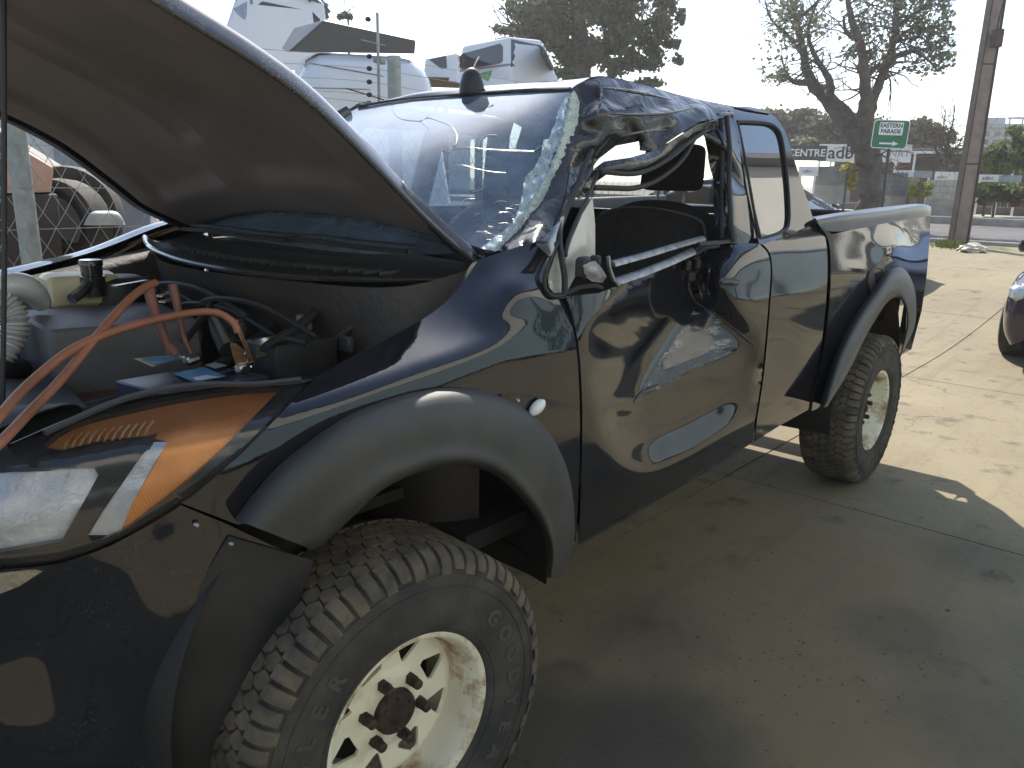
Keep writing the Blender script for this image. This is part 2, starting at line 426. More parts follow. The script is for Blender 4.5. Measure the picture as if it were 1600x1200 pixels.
RUST = mat('rusty_hub_steel', (.06, .033, .022), .75, .3, scale=30, bump=.5, bscale=90, col2=(.14, .075, .04))
STEEL = mat('worn_bright_metal', (.55, .54, .52), .3, 1.0, var=.2, scale=20, bump=.1, rvar=.1)
ALU = mat('brushed_aluminium_strip', (.42, .42, .42), .42, .8, scale=30, bump=.1, col2=(.2, .2, .2))
DARKIN = mat('dark_cabin_trim', (.03, .029, .029), .75, var=.2, scale=6, bump=.2, bscale=150)
FABRIC = mat('charcoal_seat_fabric', (.05, .047, .047), .95, var=.15, scale=30, bump=.5, bscale=400)
BAY = mat('grimy_engine_bay_paint', (.035, .03, .028), .5, scale=6, bump=.3, bscale=40, col2=(.06, .048, .038))
AMBER = None
def glassy(name, tint, gloss_rough=.02, dif=(.5, .55, .58), diff_w=.08, trans=(.75, .82, .85), bump=None, ior=1.5):
    m, N, L, B = nodes_of(name); N.remove(B); out = N['Material Output']
    T = N.new('ShaderNodeBsdfTransparent'); T.inputs[0].default_value = c4(trans)
    G = N.new('ShaderNodeBsdfGlossy'); G.inputs['Roughness'].default_value = gloss_rough; G.inputs[0].default_value = (1, 1, 1, 1)
    D = N.new('ShaderNodeBsdfDiffuse'); n = noise(N, L, 6, 8, .7); r = ramp(N, L, n.outputs['Fac'], .3, .75, c4([c*.7 for c in dif]), c4(dif)); L.new(r.outputs[0], D.inputs[0])
    m1 = N.new('ShaderNodeMixShader'); mw = N.new('ShaderNodeMapRange'); L.new(n.outputs['Fac'], mw.inputs[0]); mw.inputs[1].default_value = .3; mw.inputs[2].default_value = .75; mw.inputs[3].default_value = diff_w*.5; mw.inputs[4].default_value = diff_w*1.4
    L.new(mw.outputs[0], m1.inputs[0]); L.new(T.outputs[0], m1.inputs[1]); L.new(D.outputs[0], m1.inputs[2])
    fr = N.new('ShaderNodeFresnel'); fr.inputs[0].default_value = ior
    m2 = N.new('ShaderNodeMixShader'); L.new(fr.outputs[0], m2.inputs[0]); L.new(m1.outputs[0], m2.inputs[1]); L.new(G.outputs[0], m2.inputs[2])
    if bump:
        n3 = noise(N, L, bump[0], 3); b = N.new('ShaderNodeBump'); b.inputs['Strength'].default_value = bump[1]; b.inputs['Distance'].default_value = .01
        L.new(n3.outputs['Fac'], b.inputs['Height']); L.new(b.outputs[0], G.inputs['Normal']); L.new(b.outputs[0], fr.inputs['Normal'])
    L.new(m2.outputs[0], out.inputs[0]); return m
GLASS = glassy('dusty_windscreen_glass', None, .04, (.25, .33, .42), .46, (.40, .50, .57), bump=(5, .12))  # blue diffuse is part dust, part sky reflection put into the colour
SIDEGLASS = glassy('tinted_side_glass', None, .01, (.3, .32, .34), .06, (.10, .11, .115), ior=3.2)
COVER = glassy('clear_lamp_cover', None, .05, (.5, .5, .5), .03, (.96, .96, .96), ior=1.22)
def crazed():
    m, N, L, B = nodes_of('crazed_laminated_glass')
    tc = N.new('ShaderNodeTexCoord'); v = N.new('ShaderNodeTexVoronoi'); v.feature = 'DISTANCE_TO_EDGE'; v.inputs['Scale'].default_value = 130; L.new(tc.outputs['Object'], v.inputs['Vector'])
    r = ramp(N, L, v.outputs['Distance'], .0, .12, (.62, .70, .68, 1), (.30, .39, .39, 1)); L.new(r.outputs[0], B.inputs['Base Color'])
    v2 = N.new('ShaderNodeTexVoronoi'); v2.inputs['Scale'].default_value = 70; L.new(tc.outputs['Object'], v2.inputs['Vector'])
    b = N.new('ShaderNodeBump'); b.inputs['Strength'].default_value = .9; b.inputs['Distance'].default_value = .012; L.new(v2.outputs['Color'], b.inputs['Height']); L.new(b.outputs[0], B.inputs['Normal'])
    B.inputs['Roughness'].default_value = .12; B.inputs['Specular IOR Level'].default_value = .9; B.inputs['Alpha'].default_value = .85
    return m
CRAZED = crazed()

def scuff_mat():
    m, N, L, B = nodes_of('scraped_paint_scuff'); tc = N.new('ShaderNodeTexCoord'); mp = N.new('ShaderNodeMapping'); mp.inputs['Rotation'].default_value = (0, -.75, 0); mp.inputs['Scale'].default_value = (7, 7, 46); L.new(tc.outputs['Object'], mp.inputs[0])
    n = noise(N, L, 1.0, 7, .65, vec=mp.outputs[0]); r = ramp(N, L, n.outputs['Fac'], .46, .68, (.10, .10, .10, 1), (.42, .42, .42, 1)); L.new(r.outputs[0], B.inputs['Base Color'])
    n2 = noise(N, L, 9, 5, .6); r2 = ramp(N, L, n2.outputs['Fac'], .42, .62); mu = N.new('ShaderNodeMath'); mu.operation = 'MULTIPLY'; r3 = ramp(N, L, n.outputs['Fac'], .40, .60); L.new(r2.outputs[0], mu.inputs[0]); L.new(r3.outputs[0], mu.inputs[1]); L.new(mu.outputs[0], B.inputs['Alpha'])
    B.inputs['Roughness'].default_value = .34; B.inputs['Metallic'].default_value = .3; return m
SCUFF = scuff_mat()
# ------------------------------------------------------------------ the wrecked pickup
truck = empty('pickup_truck')
tag(truck, 'crashed black pickup truck with its hood raised and its passenger side crushed in', 'pickup truck')

def st(x, top, low=((-.85, .0), (-.875, .28), (-.885, .47), (-.905, .72), (-.922, .95)), dy=0.0):
    return (x, [(y+dy, z) for y, z in low]+list(top))
FREF = Ref([
    st(-1.10, [(-.365, 1.0), (-.36, 1.02), (-.35, 1.035), (-.33, 1.045), (-.27, 1.07)], dy=.50),
    st(-.80, [(-.645, 1.01), (-.635, 1.04), (-.62, 1.055), (-.58, 1.07), (-.46, 1.10)], dy=.245),
    st(-.50, [(-.82, 1.02), (-.808, 1.06), (-.79, 1.075), (-.75, 1.085), (-.60, 1.12)], dy=.09),
    st(-.20, [(-.908, 1.05), (-.90, 1.082), (-.885, 1.099), (-.84, 1.112), (-.64, 1.165)], dy=.015),
    st(.10, [(-.925, 1.08), (-.918, 1.114), (-.905, 1.131), (-.865, 1.146), (-.63, 1.225)]),
    st(.30, [(-.926, 1.09), (-.922, 1.126), (-.91, 1.149), (-.87, 1.174), (-.64, 1.29)]),
    st(.43, [(-.926, 1.09), (-.918, 1.15), (-.90, 1.195), (-.862, 1.265), (-.68, 1.36)]),
    st(.56, [(-.925, 1.10), (-.912, 1.17), (-.888, 1.24), (-.85, 1.315), (-.74, 1.43)]),
    st(.80, [(-.925, 1.12), (-.912, 1.20), (-.89, 1.27), (-.86, 1.34), (-.77, 1.52)]),
], 260, 150)
CABSEC = [(-.86, .40), (-.878, .52), (-.905, .72), (-.922, .92), (-.925, 1.10), (-.915, 1.20), (-.89, 1.29), (-.862, 1.345), (-.82, 1.46), (-.77, 1.60), (-.715, 1.73), (-.66, 1.80), (-.57, 1.85), (-.40, 1.88)]
CREF = Ref([(.40, CABSEC), (1.2, CABSEC), (2.0, CABSEC), (2.6, [(y, z+.01) for y, z in CABSEC])], 220, 150)
BEDSEC = [(-.865, .45), (-.885, .58), (-.905, .74), (-.922, .92), (-.926, 1.08), (-.918, 1.20), (-.902, 1.30), (-.892, 1.36), (-.885, 1.44)]
BREF = Ref([(2.0, BEDSEC), (3.0, BEDSEC), (3.7, [(y+.012, z) for y, z in BEDSEC]), (4.3, [(y+.022, z) for y, z in BEDSEC])], 220, 120)

# --- fender
lamp_low = crv([(487, 596), (440, 645), (380, 706), (310, 768), (283, 786)], 5)
shut = crv([(487, 592), (560, 552), (622, 520), (660, 499), (694, 474), (722, 443), (748, 406)], 5)
fend_out = shut + [(790, 392), (836, 376), (862, 398)] + crv([(862, 398), (855, 420), (850, 446), (862, 463), (881, 462)], 4) + \
    crv([(881, 462), (893, 503), (901, 550), (905, 610), (906, 670), (904, 760), (900, 845)], 5) + \
    crv([(890, 846), (880, 760), (845, 690), (780, 645), (690, 632), (585, 662), (475, 745), (410, 806), (372, 820)], 5) + lamp_low[::-1]
fender = panel('front_fender', fend_out, FREF, PAINT, truck, step=8, fold='rbf', dents=[
    (800, 450, -.012), (770, 490, -.004), (760, 430, .006), (830, 500, -.004), (700, 520, 0), (560, 580, 0), (640, 600, 0), (880, 640, 0), (800, 610, 0), (740, 560, 0), (880, 600, .0), (885, 540, 0), (875, 490, 0), (862, 420, 0)], solid=.004)
# --- wheel-arch flare, swept from its attachment line to the lip
def flare(name, curves, m, parent):
    C3 = [[PY(x, y, Y) for x, y, Y in c] for c in curves]
    return loft(name, C3, 60, m, parent, rows=22, solid=.004)
flare('wheel_arch_flare', [
    [(366, 811, -.885), (386, 784, -.892), (408, 757, -.898), (452, 713, -.907), (560, 641, -.918), (690, 606, -.928), (785, 621, -.93), (852, 668, -.93), (889, 742, -.925), (898, 832, -.92), (886, 896, -.915)],
    [(376, 815, -.925), (396, 789, -.932), (418, 763, -.942), (462, 722, -.952), (566, 652, -.966), (690, 619, -.974), (783, 633, -.976), (847, 680, -.975), (883, 749, -.972), (893, 834, -.962), (882, 897, -.952)],
    [(405, 826, -.96), (424, 804, -.966), (446, 780, -.973), (488, 740, -.98), (580, 683, -.994), (692, 653, -1.0), (779, 667, -1.0), (834, 708, -.996), (868, 765, -.992), (881, 839, -.982), (873, 899, -.972)],
    [(450, 844, -.965), (470, 826, -.972), (490, 806, -.98), (525, 775, -.988), (598, 722, -1.0), (691, 694, -1.006), (770, 702, -1.006), (820, 740, -1.002), (854, 790, -.997), (870, 848, -.987), (865, 901, -.977)],
    [(484, 857, -.955), (500, 848, -.965), (517, 834, -.975), (546, 806, -.983), (606, 755, -.998), (690, 724, -1.004), (761, 729, -1.004), (809, 762, -1.0), (844, 807, -.995), (862, 857, -.985), (859, 903, -.975)],
    [(488, 860, -.87), (504, 851, -.87), (521, 837, -.87), (550, 809, -.87), (608, 759, -.87), (690, 730, -.87), (758, 735, -.87), (804, 768, -.87), (838, 811, -.87), (854, 859, -.87), (852, 902, -.87)],
], PLAST, truck)
# --- inner wheel housing
V = []; F = []; n = 40
for i in range(n+1):
    a = math.radians(-8+200*i/n)
    for k, (yy, rr) in enumerate(((-.88, .53), (-.80, .545), (-.5, .55), (-.28, .50))): V.append((.06+rr*math.cos(a), yy, .50+rr*.98*math.sin(a)))
for i in range(n):
    for k in range(3): F.append((i*4+k, i*4+k+1, i*4+5+k, i*4+4+k))
b = MB().add(V, F); b.add([V[i*4+3] for i in range(n+1)]+[(.06, -.27, .5)], [(i, i+1, n+1) for i in range(n)])
b.build('wheel_housing', PLAST2, truck, fix=False)
# suspension seen inside the arch
b = MB(); b.tube([(.05, -.45, .36), (.12, -.42, 1.0)], .055, 14); b.build('damper_strut', RUST, truck)
b = MB(); b.tube([(.10+.075*math.cos(t*.55), -.44+.075*math.sin(t*.55), .55+t*.0075) for t in range(62)], .011, 6); b.build('coil_spring', PLAST2, truck)
b = MB(); b.box((.05, -.55, .34), (.12, .5, .06), bev=.02); b.tube([(.18, -.2, .36), (.2, -.72, .38)], .016, 8); b.build('suspension_arm', RUST, truck)

# --- side indicator on the flare
p = FREF.hit(841, 637, -.014); nrm = Vector((-.1, -1, .12)).normalized(); bm = MB()
Mx = nrm.to_track_quat('Z', 'Y').to_matrix()
prof = [(0, .010), (.3, .0095), (.6, .0078), (.85, .004), (1, 0), (1, -.006)]
V = []; F = []
for k in range(20):
    a = 2*math.pi*k/20
    for r, h in prof:
        q = Mx @ Vector((r*.027*math.cos(a), r*.016*math.sin(a), h)); V.append(np.array(p)+np.array(Matrix.Rotation(-.5, 3, 'Y') @ q))
for k in range(20):
    for i in range(5): F.append((k*6+i, k*6+i+1, ((k+1) % 20)*6+i+1, ((k+1) % 20)*6+i))
MB().add(V, F).build('side_indicator', mat('clear_indicator_plastic', (.75, .76, .73), .12, var=.08, coat=.5), truck)

# --- headlamp
tip = crv([(0, 701), (30, 689), (92, 664), (170, 634), (300, 611), (430, 597), (487, 592)], 5)
lowl = crv([(487, 598), (440, 646), (380, 708), (310, 770), (275, 792), (200, 836), (100, 876), (0, 888), (-60, 892)], 5)
lamp = panel('headlamp', [(-60, 722)]+tip+lowl, lambda a, b, d: FREF.hit(a, b, d+.055), PLAST, truck, step=10, solid=.01)
LB = mat('gloss_black_lamp_bezel', (.02, .02, .021), .16, var=.1, coat=.5)
panel('lamp_bezel', [(-55, 705)]+crv([(0, 706), (92, 670), (170, 640), (300, 617), (428, 603), (470, 600)], 5)+crv([(470, 604), (430, 648), (372, 706), (300, 766), (200, 828), (100, 868), (0, 880)], 5)+[(-55, 884)], lambda a, b, d: FREF.hit(a, b, d+.022), LB, lamp, step=10, holes=[
    crv([(66, 697), (112, 664), (200, 640), (300, 620), (438, 605), (402, 645), (340, 708), (280, 763), (236, 797), (186, 832), (137, 835), (238, 688), (232, 681), (160, 689), (95, 704)], 3),
    [(-50, 730), (148, 732), (154, 742), (122, 800), (96, 846), (0, 863), (-50, 866)]], solid=.012)
def amber_mat():
    m, N, L, B = nodes_of('amber_reflector')
    tc = N.new('ShaderNodeTexCoord'); w = N.new('ShaderNodeTexWave'); w.inputs['Scale'].default_value = 55; w.inputs['Distortion'].default_value = .3
    mp = N.new('ShaderNodeMapping'); mp.inputs['Rotation'].default_value = (0, .35, .25); L.new(tc.outputs['Object'], mp.inputs[0]); L.new(mp.outputs[0], w.inputs['Vector'])
    n = noise(N, L, 6, 3, .5); r = ramp(N, L, n.outputs['Fac'], .35, .7, (.48, .17, .045, 1), (.70, .28, .07, 1)); L.new(r.outputs[0], B.inputs['Base Color'])
    B.inputs['Roughness'].default_value = .3; B.inputs['Metallic'].default_value = .3
    b = N.new('ShaderNodeBump'); b.inputs['Strength'].default_value = .25; b.inputs['Distance'].default_value = .004; L.new(w.outputs['Fac'], b.inputs['Height']); L.new(b.outputs[0], B.inputs['Normal']); return m
AMBER = amber_mat()
panel('indicator_reflector', crv([(66, 697), (112, 664), (200, 640), (300, 620), (440, 604)], 5)+crv([(402, 645), (340, 708), (280, 763), (236, 797), (186, 835)], 4)+[(205, 790), (262, 690), (240, 683), (160, 686), (95, 702)], lambda a, b, d: FREF.hit(a, b, d+.032), AMBER, lamp, step=9, solid=.003)
CHROME = mat('silvered_reflector', (.62, .66, .70), .28, .35, scale=9, col2=(.32, .36, .42), bump=.7, bscale=16)
panel('clear_reflector', [(138, 836), (160, 800), (236, 691), (262, 690), (238, 730), (205, 790), (186, 836)], lambda a, b, d: FREF.hit(a, b, d+.030), CHROME, lamp, step=8, solid=.003)
panel('main_reflector', [(-50, 728), (150, 731), (156, 742), (124, 801), (97, 848), (0, 865), (-50, 868)], lambda a, b, d: FREF.hit(a, b, d+.036), CHROME, lamp, step=9, solid=.003)
AMBL = mat('bright_amber_rib', (.60, .27, .08), .3, .2, scale=25, col2=(.75, .55, .25), lo=.4, hi=.6)
for k in range(11):
    a = 100+k*12.5; MB().tube([FREF.hit(a, 701-k*1.9, .026), FREF.hit(a+6, 689-k*2.0, .026), FREF.hit(a+15, 679-k*2.1, .028)], .0022, 6).build('reflector_rib', AMBL, lamp)
panel('lamp_cover', [(-58, 716)]+crv([(0, 703), (92, 667), (170, 637), (300, 614), (430, 600), (480, 596)], 5)+crv([(480, 600), (438, 646), (378, 706), (306, 767), (200, 832), (100, 872), (0, 884)], 5)+[(-58, 888)], lambda a, b, d: FREF.hit(a, b, d+.004), COVER, lamp, step=12, solid=.0)

# --- bumper corner
bump_out = crv([(-260, 905), (-60, 897), (0, 892), (100, 880), (200, 840), (284, 790)], 5)+[(352, 818), (420, 850), (488, 880)]+crv([(488, 880), (466, 930), (446, 990), (436, 1060), (436, 1140), (445, 1230)], 5)+[(440, 1330), (100, 1400), (-260, 1420)]
panel('front_bumper', bump_out, FREF, PAINT, truck, step=12, fold='rbf', dents=[(120, 930, .012), (60, 905, .0), (200, 880, -.006), (260, 850, .006), (330, 900, -.006), (180, 1000, .0), (60, 1000, .02), (100, 1100, .01), (300, 1100, 0), (0, 1150, -.01), (0, 950, .004), (-100, 1000, 0)], solid=.004)
panel('bumper_flare', crv([(358, 838), (326, 890), (286, 965), (260, 1040), (250, 1120), (254, 1240)], 4)+[(300, 1320), (450, 1320)]+crv([(450, 1230), (440, 1140), (440, 1060), (450, 990), (470, 932), (490, 876)], 4), lambda a, b, d: FREF.hit(a, b, d-.006), PLAST2, truck, step=12, fold='rbf', dents=[(420, 950, -.014), (380, 1050, -.018), (350, 900, -.006), (300, 1050, -.003), (420, 1100, -.018)], solid=.006)
panel('bumper_trim', [(-40, 893), (0, 896), (55, 890), (66, 893), (30, 916), (0, 928), (-40, 935)], lambda a, b, d: FREF.hit(a, b, d-.006), STEEL, truck, step=10, solid=.004)
for (a, b2) in ((307, 820), (361, 849), (809, 626)):
    p = FREF.hit(a, b2, -.006 if a < 500 else -.03); q = MB(); q.lathe([(0, -.004), (.003, -.004), (.0045, -.002), (.005, .004)], 10, 'Y', tuple(p)); q.build('screw', STEEL, truck)

# --- front door, folded in by the impact
door_front = crv([(885, 463), (897, 503), (905, 550), (909, 610), (910, 670), (908, 760), (905, 846)], 5)
door_rear = crv([(1177, 688), (1180, 655), (1190, 590), (1196, 530), (1201, 470), (1204, 425), (1200, 397), (1186, 381)], 5)
door_out = door_front+[(960, 816), (1040, 770), (1110, 728)]+door_rear+[(1150, 379), (1120, 392), (1100, 398), (1060, 411), (1020, 426), (985, 440), (960, 449), (935, 458)]
door = panel('front_door', door_out, CREF, PAINT, truck, step=5, smooth=9, solid=.004, dents=[
    (1186, 382, .0), (1150, 380, .02), (1120, 392, .08), (1095, 399, .13), (1060, 411, .105), (1020, 426, .065), (985, 440, .035), (950, 453, .012), (915, 460, 0),
    (1078, 420, .14), (1090, 440, .175), (1098, 462, .165), (1072, 452, .15), (1083, 478, .145), (1103, 479, .125),
    (1112, 440, .05), (1120, 415, .045), (1135, 430, .010), (1130, 462, .02), (1122, 486, .075),
    (1187, 546, -.004), (1162, 526, .030), (1142, 510, .052), (1166, 505, .004), (1190, 505, 0), (1145, 480, .006), (1150, 455, .0), (1168, 470, 0), (1190, 440, 0),
    (1172, 556, .022), (1150, 546, .034), (1120, 556, .044), (1090, 568, .050), (1060, 584, .052), (1030, 602, .050), (1005, 620, .044), (984, 634, .034),
    (1066, 505, .125), (1046, 537, .105), (1026, 568, .082), (1005, 601, .058),
    (1102, 510, .098), (1122, 530, .066), (1090, 536, .082), (1062, 560, .072),
    (1045, 470, .115), (1015, 470, .075), (985, 476, .045), (955, 480, .018), (925, 486, 0),
    (1030, 510, .105), (1005, 540, .082), (980, 575, .055), (960, 605, .034), (985, 510, .058), (960, 540, .038), (935, 560, .012), (920, 590, 0),
    (945, 640, .012), (964, 656, .030), (1000, 652, .044), (1050, 632, .048), (1100, 605, .046), (1145, 582, .034), (1172, 590, .014),
    (980, 680, .026), (1012, 690, .032), (1060, 668, .040), (1110, 642, .040), (1150, 618, .028), (1176, 620, .006),
    (930, 640, .0), (938, 690, -.005), (964, 724, -.011), (1000, 744, -.013), (1040, 734, -.012), (1090, 706, -.010), (1140, 674, -.008), (1172, 654, -.005),
    (952, 684, .004), (980, 714, .004), (1018, 720, .006), (1074, 694, .009), (1130, 660, .009),
    (920, 740, 0), (940, 790, 0), (1040, 765, 0), (1120, 718, 0), (912, 560, .0), (915, 520, .0)])
# secondary creases: sharp little folds pressed in the skin near the strike point
for pts, w in (([(1078, 404), (1084, 424), (1076, 446), (1086, 470), (1108, 484)], .007), ([(1100, 400), (1108, 420), (1104, 446), (1114, 470)], .006), ([(1108, 484), (1150, 516), (1184, 545)], .005), ([(990, 628), (1004, 612), (1030, 600)], .004)):
    fld = []
    for a, b2 in crv(pts, 6):
        # follow the dented skin
        me = door.data; fld.append((a, b2))
    bv = BVHTree.FromPolygons([v.co for v in door.data.vertices], [p.vertices[:] for p in door.data.polygons]); q3 = []
    for a, b2 in fld:
        D = Vector(ray(a, b2)).normalized(); h = bv.ray_cast(Vector(CAM), D)
        if h[0]: q3.append(h[0]-D*.0015)
    if len(q3) > 3:
        rr = [w*(.25+.75*math.sin(math.pi*i/(len(q3)-1))) for i in range(len(q3))]
        MB().tube(q3, rr, 7).build('crease', PAINT, door)
def on_door(a, b2, d=0.0):
    D = Vector(ray(a, b2)).normalized(); h = bv.ray_cast(Vector(CAM), D); return np.array(h[0]-D*.0022) if h[0] else CREF.hit(a, b2, -.002)
panel('scuff', crv([(1084, 486), (1056, 526), (1022, 576), (990, 630), (1012, 618), (1060, 592), (1110, 566), (1146, 544), (1130, 516), (1106, 494)], 3), on_door, SCUFF, door, step=6, solid=0)
panel('scuff', crv([(1098, 482), (1130, 500), (1165, 526), (1186, 544), (1160, 530), (1120, 506)], 3), on_door, SCUFF, door, step=5, solid=0)
# door edge trim (bright line under the skirt)
MB().tube([CREF.hit(905, 849, -.003), CREF.hit(1000, 796, -.003), CREF.hit(1100, 737, -.003), CREF.hit(1176, 690, -.003)], .0035, 6).build('door_edge', PAINT_D, door)
# handle recess
p = CREF.hit(1138, 443, -.004)
panel('handle_recess', crv([(1124, 440), (1130, 434), (1152, 436), (1155, 442), (1148, 450), (1128, 450), (1124, 440)], 3), lambda a, b, d: CREF.hit(a, b, -.002), PLAST2, door, step=4, solid=.003)
MB().tube([CREF.hit(1127, 442, -.010), CREF.hit(1140, 441, -.018), CREF.hit(1152, 443, -.010)], .006, 8).build('handle', PLAST, door)
# belt strip, torn aluminium
def pyp(l): return [PY(a, b, Y) for a, b, Y in l]
MB().tube(pyp([(958, 412, -.87), (1010, 398, -.83), (1060, 383, -.80), (1100, 372, -.80)]), .011, 6, flat=.4).build('belt_strip', ALU, door)
MB().tube(pyp([(962, 440, -.88), (1005, 426, -.84), (1050, 408, -.81), (1085, 392, -.80)]), .013, 6, flat=.35).build('belt_strip', ALU, door)
MB().tube(pyp([(1092, 381, -.83), (1120, 379, -.85), (1150, 376, -.865)]), .008, 6, flat=.6).build('belt_strip', PLAST, door)
MB().tube(pyp([(1085, 395, -.80), (1100, 384, -.82), (1122, 381, -.84)]), .014, 6, flat=.6).build('belt_strip', PLAST2, door)
b = MB(); b.tube(pyp([(950, 400, -.885), (952, 418, -.89), (958, 436, -.89), (966, 446, -.885)]), .006, 6); b.build('belt_bracket', ALU, door)
for a, b2, Y in ((1075, 415, -.80), (1088, 412, -.79), (1096, 428, -.78), (1080, 432, -.78), (1100, 448, -.79)):
    MB().box(PY(a, b2, Y), (.03, .02, .035), rz=a, bev=.006).build('lock_piece', PLAST2, door)
# mirror stump
b = MB(); b.box(PY(911, 418, -.90), (.05, .03, .055), rz=.3, bev=.008); b.box(PY(930, 408, -.895), (.03, .03, .03), rz=.6, bev=.006); b.build('mirror_stump', PLAST2, door)
sheet('mirror_shard', [(912, 416), (930, 408), (940, 418), (948, 432), (942, 442), (925, 440), (914, 432)], [(912, 416, -.93), (940, 418, -.92), (942, 442, -.90), (914, 432, -.915), (930, 425, -.935)], mat('broken_grey_plastic', (.33, .33, .34), .3, var=.2), door, step=4, smooth=1)
MB().tube(pyp([(885, 458, -.90), (905, 449, -.90), (930, 446, -.895), (940, 450, -.89)]), .006, 6).build('belt_seal', RUBBER, door)

# --- rear access door and cab corner
rd_front = [(1179, 690)]+crv([(1183, 655), (1193, 590), (1199, 530), (1204, 470), (1207, 425), (1203, 396), (1192, 382)], 5)
rd_out = crv([(1192, 382), (1230, 368), (1274, 350), (1284, 358), (1291, 380), (1293, 425), (1289, 490), (1280, 560), (1268, 612), (1263, 640)], 5)+[(1220, 664)]+rd_front
panel('rear_access_door', rd_out, CREF, PAINT, truck, step=7, solid=.004, dents=[(1215, 560, .012), (1200, 600, .01), (1220, 500, .004), (1240, 450, -.003), (1250, 560, 0), (1230, 420, 0)], fold='rbf')
win = crv([(1152, 190), (1195, 192), (1213, 200), (1222, 218), (1228, 260), (1232, 300), (1233, 345), (1224, 361), (1188, 373)], 4)+[(1178, 330), (1164, 250)]
quarter = panel('cab_quarter_panel', crv([(1144, 168), (1172, 167), (1203, 177), (1224, 200), (1238, 240), (1254, 290), (1272, 346)], 5)+[(1274, 350), (1230, 369), (1192, 383), (1186, 380), (1168, 300), (1154, 220), (1146, 186)], CREF, PAINT, truck, step=6, holes=[win], solid=.006)
panel('quarter_window', win, lambda a, b, d: CREF.hit(a, b, .008), SIDEGLASS, truck, step=9, solid=.004)
MB().tube([CREF.hit(a, b2, .001) for a, b2 in win+win[:1]], .006, 6).build('window_seal', RUBBER, truck)
# B pillar, bent
bp = sheet('door_pillar', [(1112, 186), (1120, 180), (1140, 172), (1146, 188), (1155, 222), (1169, 302), (1186, 378), (1150, 381), (1120, 378), (1116, 330), (1114, 280), (1106, 240), (1100, 210)],
      [(1112, 186, -.70), (1100, 210, -.72), (1140, 172, -.715), (1146, 188, -.725), (1169, 302, -.81), (1186, 378, -.86), (1150, 381, -.86), (1120, 378, -.80), (1114, 280, -.72), (1106, 240, -.70), (1132, 230, -.77), (1138, 300, -.82), (1142, 350, -.85), (1128, 300, -.76), (1126, 240, -.72), (1132, 190, -.73)], PAINT_D, truck, step=5, smooth=2)
MB().tube(pyp([(1135, 182, -.75), (1140, 230, -.785), (1139, 290, -.825), (1142, 350, -.855), (1146, 378, -.87)]), .009, 8).build('pillar_seal', RUBBER, truck)
MB().tube(pyp([(1126, 186, -.73), (1129, 240, -.75), (1127, 300, -.785), (1128, 372, -.83)]), .007, 8).build('pillar_seal', RUBBER, truck)
b = MB(); b.tube(pyp([(1122, 179, -.745), (1134, 177, -.75), (1146, 178, -.745)]), .005, 6); b.build('striker', ALU, truck)

# --- crushed roof side and windscreen pillar
sheet('crushed_roof_rail', [(893, 139), (905, 130), (938, 119), (1000, 131), (1065, 150), (1105, 158), (1146, 167), (1146, 180), (1120, 186), (1092, 190), (1062, 210), (1022, 236), (1000, 234), (998, 221), (962, 228), (936, 248), (918, 272), (905, 295), (893, 320), (880, 352), (862, 374), (850, 384), (834, 379), (790, 394), (770, 395), (800, 366), (838, 312), (862, 250), (882, 192)],
      [(893, 139, -.60), (905, 130, -.60), (938, 119, -.61), (1000, 131, -.62), (1065, 150, -.64), (1105, 158, -.67), (1146, 167, -.69), (1146, 180, -.72), (1120, 186, -.73), (1092, 190, -.74), (1062, 210, -.75), (1022, 236, -.74), (998, 221, -.69), (962, 228, -.68), (936, 248, -.68), (905, 295, -.71), (880, 352, -.78), (862, 374, -.82), (834, 379, -.83), (770, 395, -.73), (800, 366, -.715), (838, 312, -.69), (862, 250, -.665), (882, 192, -.635),
       (940, 135, -.645), (932, 178, -.70), (915, 165, -.63), (945, 150, -.655), (1048, 157, -.672), (1000, 146, -.665), (960, 160, -.66), (1040, 166, -.672), (952, 178, -.705), (985, 180, -.715), (1040, 178, -.728), (1100, 168, -.715), (1135, 173, -.722),
       (985, 195, -.695), (1040, 192, -.708), (1080, 182, -.722), (960, 207, -.708), (1000, 209, -.722), (1050, 203, -.735), (940, 215, -.698), (925, 205, -.668), (910, 225, -.684), (900, 190, -.640), (890, 260, -.70), (905, 255, -.67), (870, 300, -.72), (885, 300, -.74), (850, 345, -.755), (868, 345, -.77), (820, 372, -.775)],
      CRUSH, truck, step=4.5, smooth=4, wob=.0008, solid=.003)
for pts, r in (([(940, 137, -.69), (975, 141, -.695), (1010, 147, -.70), (1050, 156, -.705)], .006), ([(952, 177, -.72), (985, 179, -.745), (1040, 177, -.76), (1090, 167, -.75)], .005), ([(968, 214, -.73), (1000, 207, -.745), (1040, 203, -.755)], .004), ([(935, 121, -.625), (940, 150, -.675), (933, 180, -.71)], .005), ([(905, 152, -.615), (908, 168, -.63), (903, 188, -.64), (909, 205, -.66)], .006), ([(922, 262, -.69), (934, 236, -.69), (955, 214, -.70)], .004)):
    MB().tube([PY(*q) for q in crv(pts, 6)], [r*(.2+.8*math.sin(math.pi*i/(6*(len(pts)-1)))) for i in range(6*(len(pts)-1)+1)], 7).build('crease', CRUSH, truck)
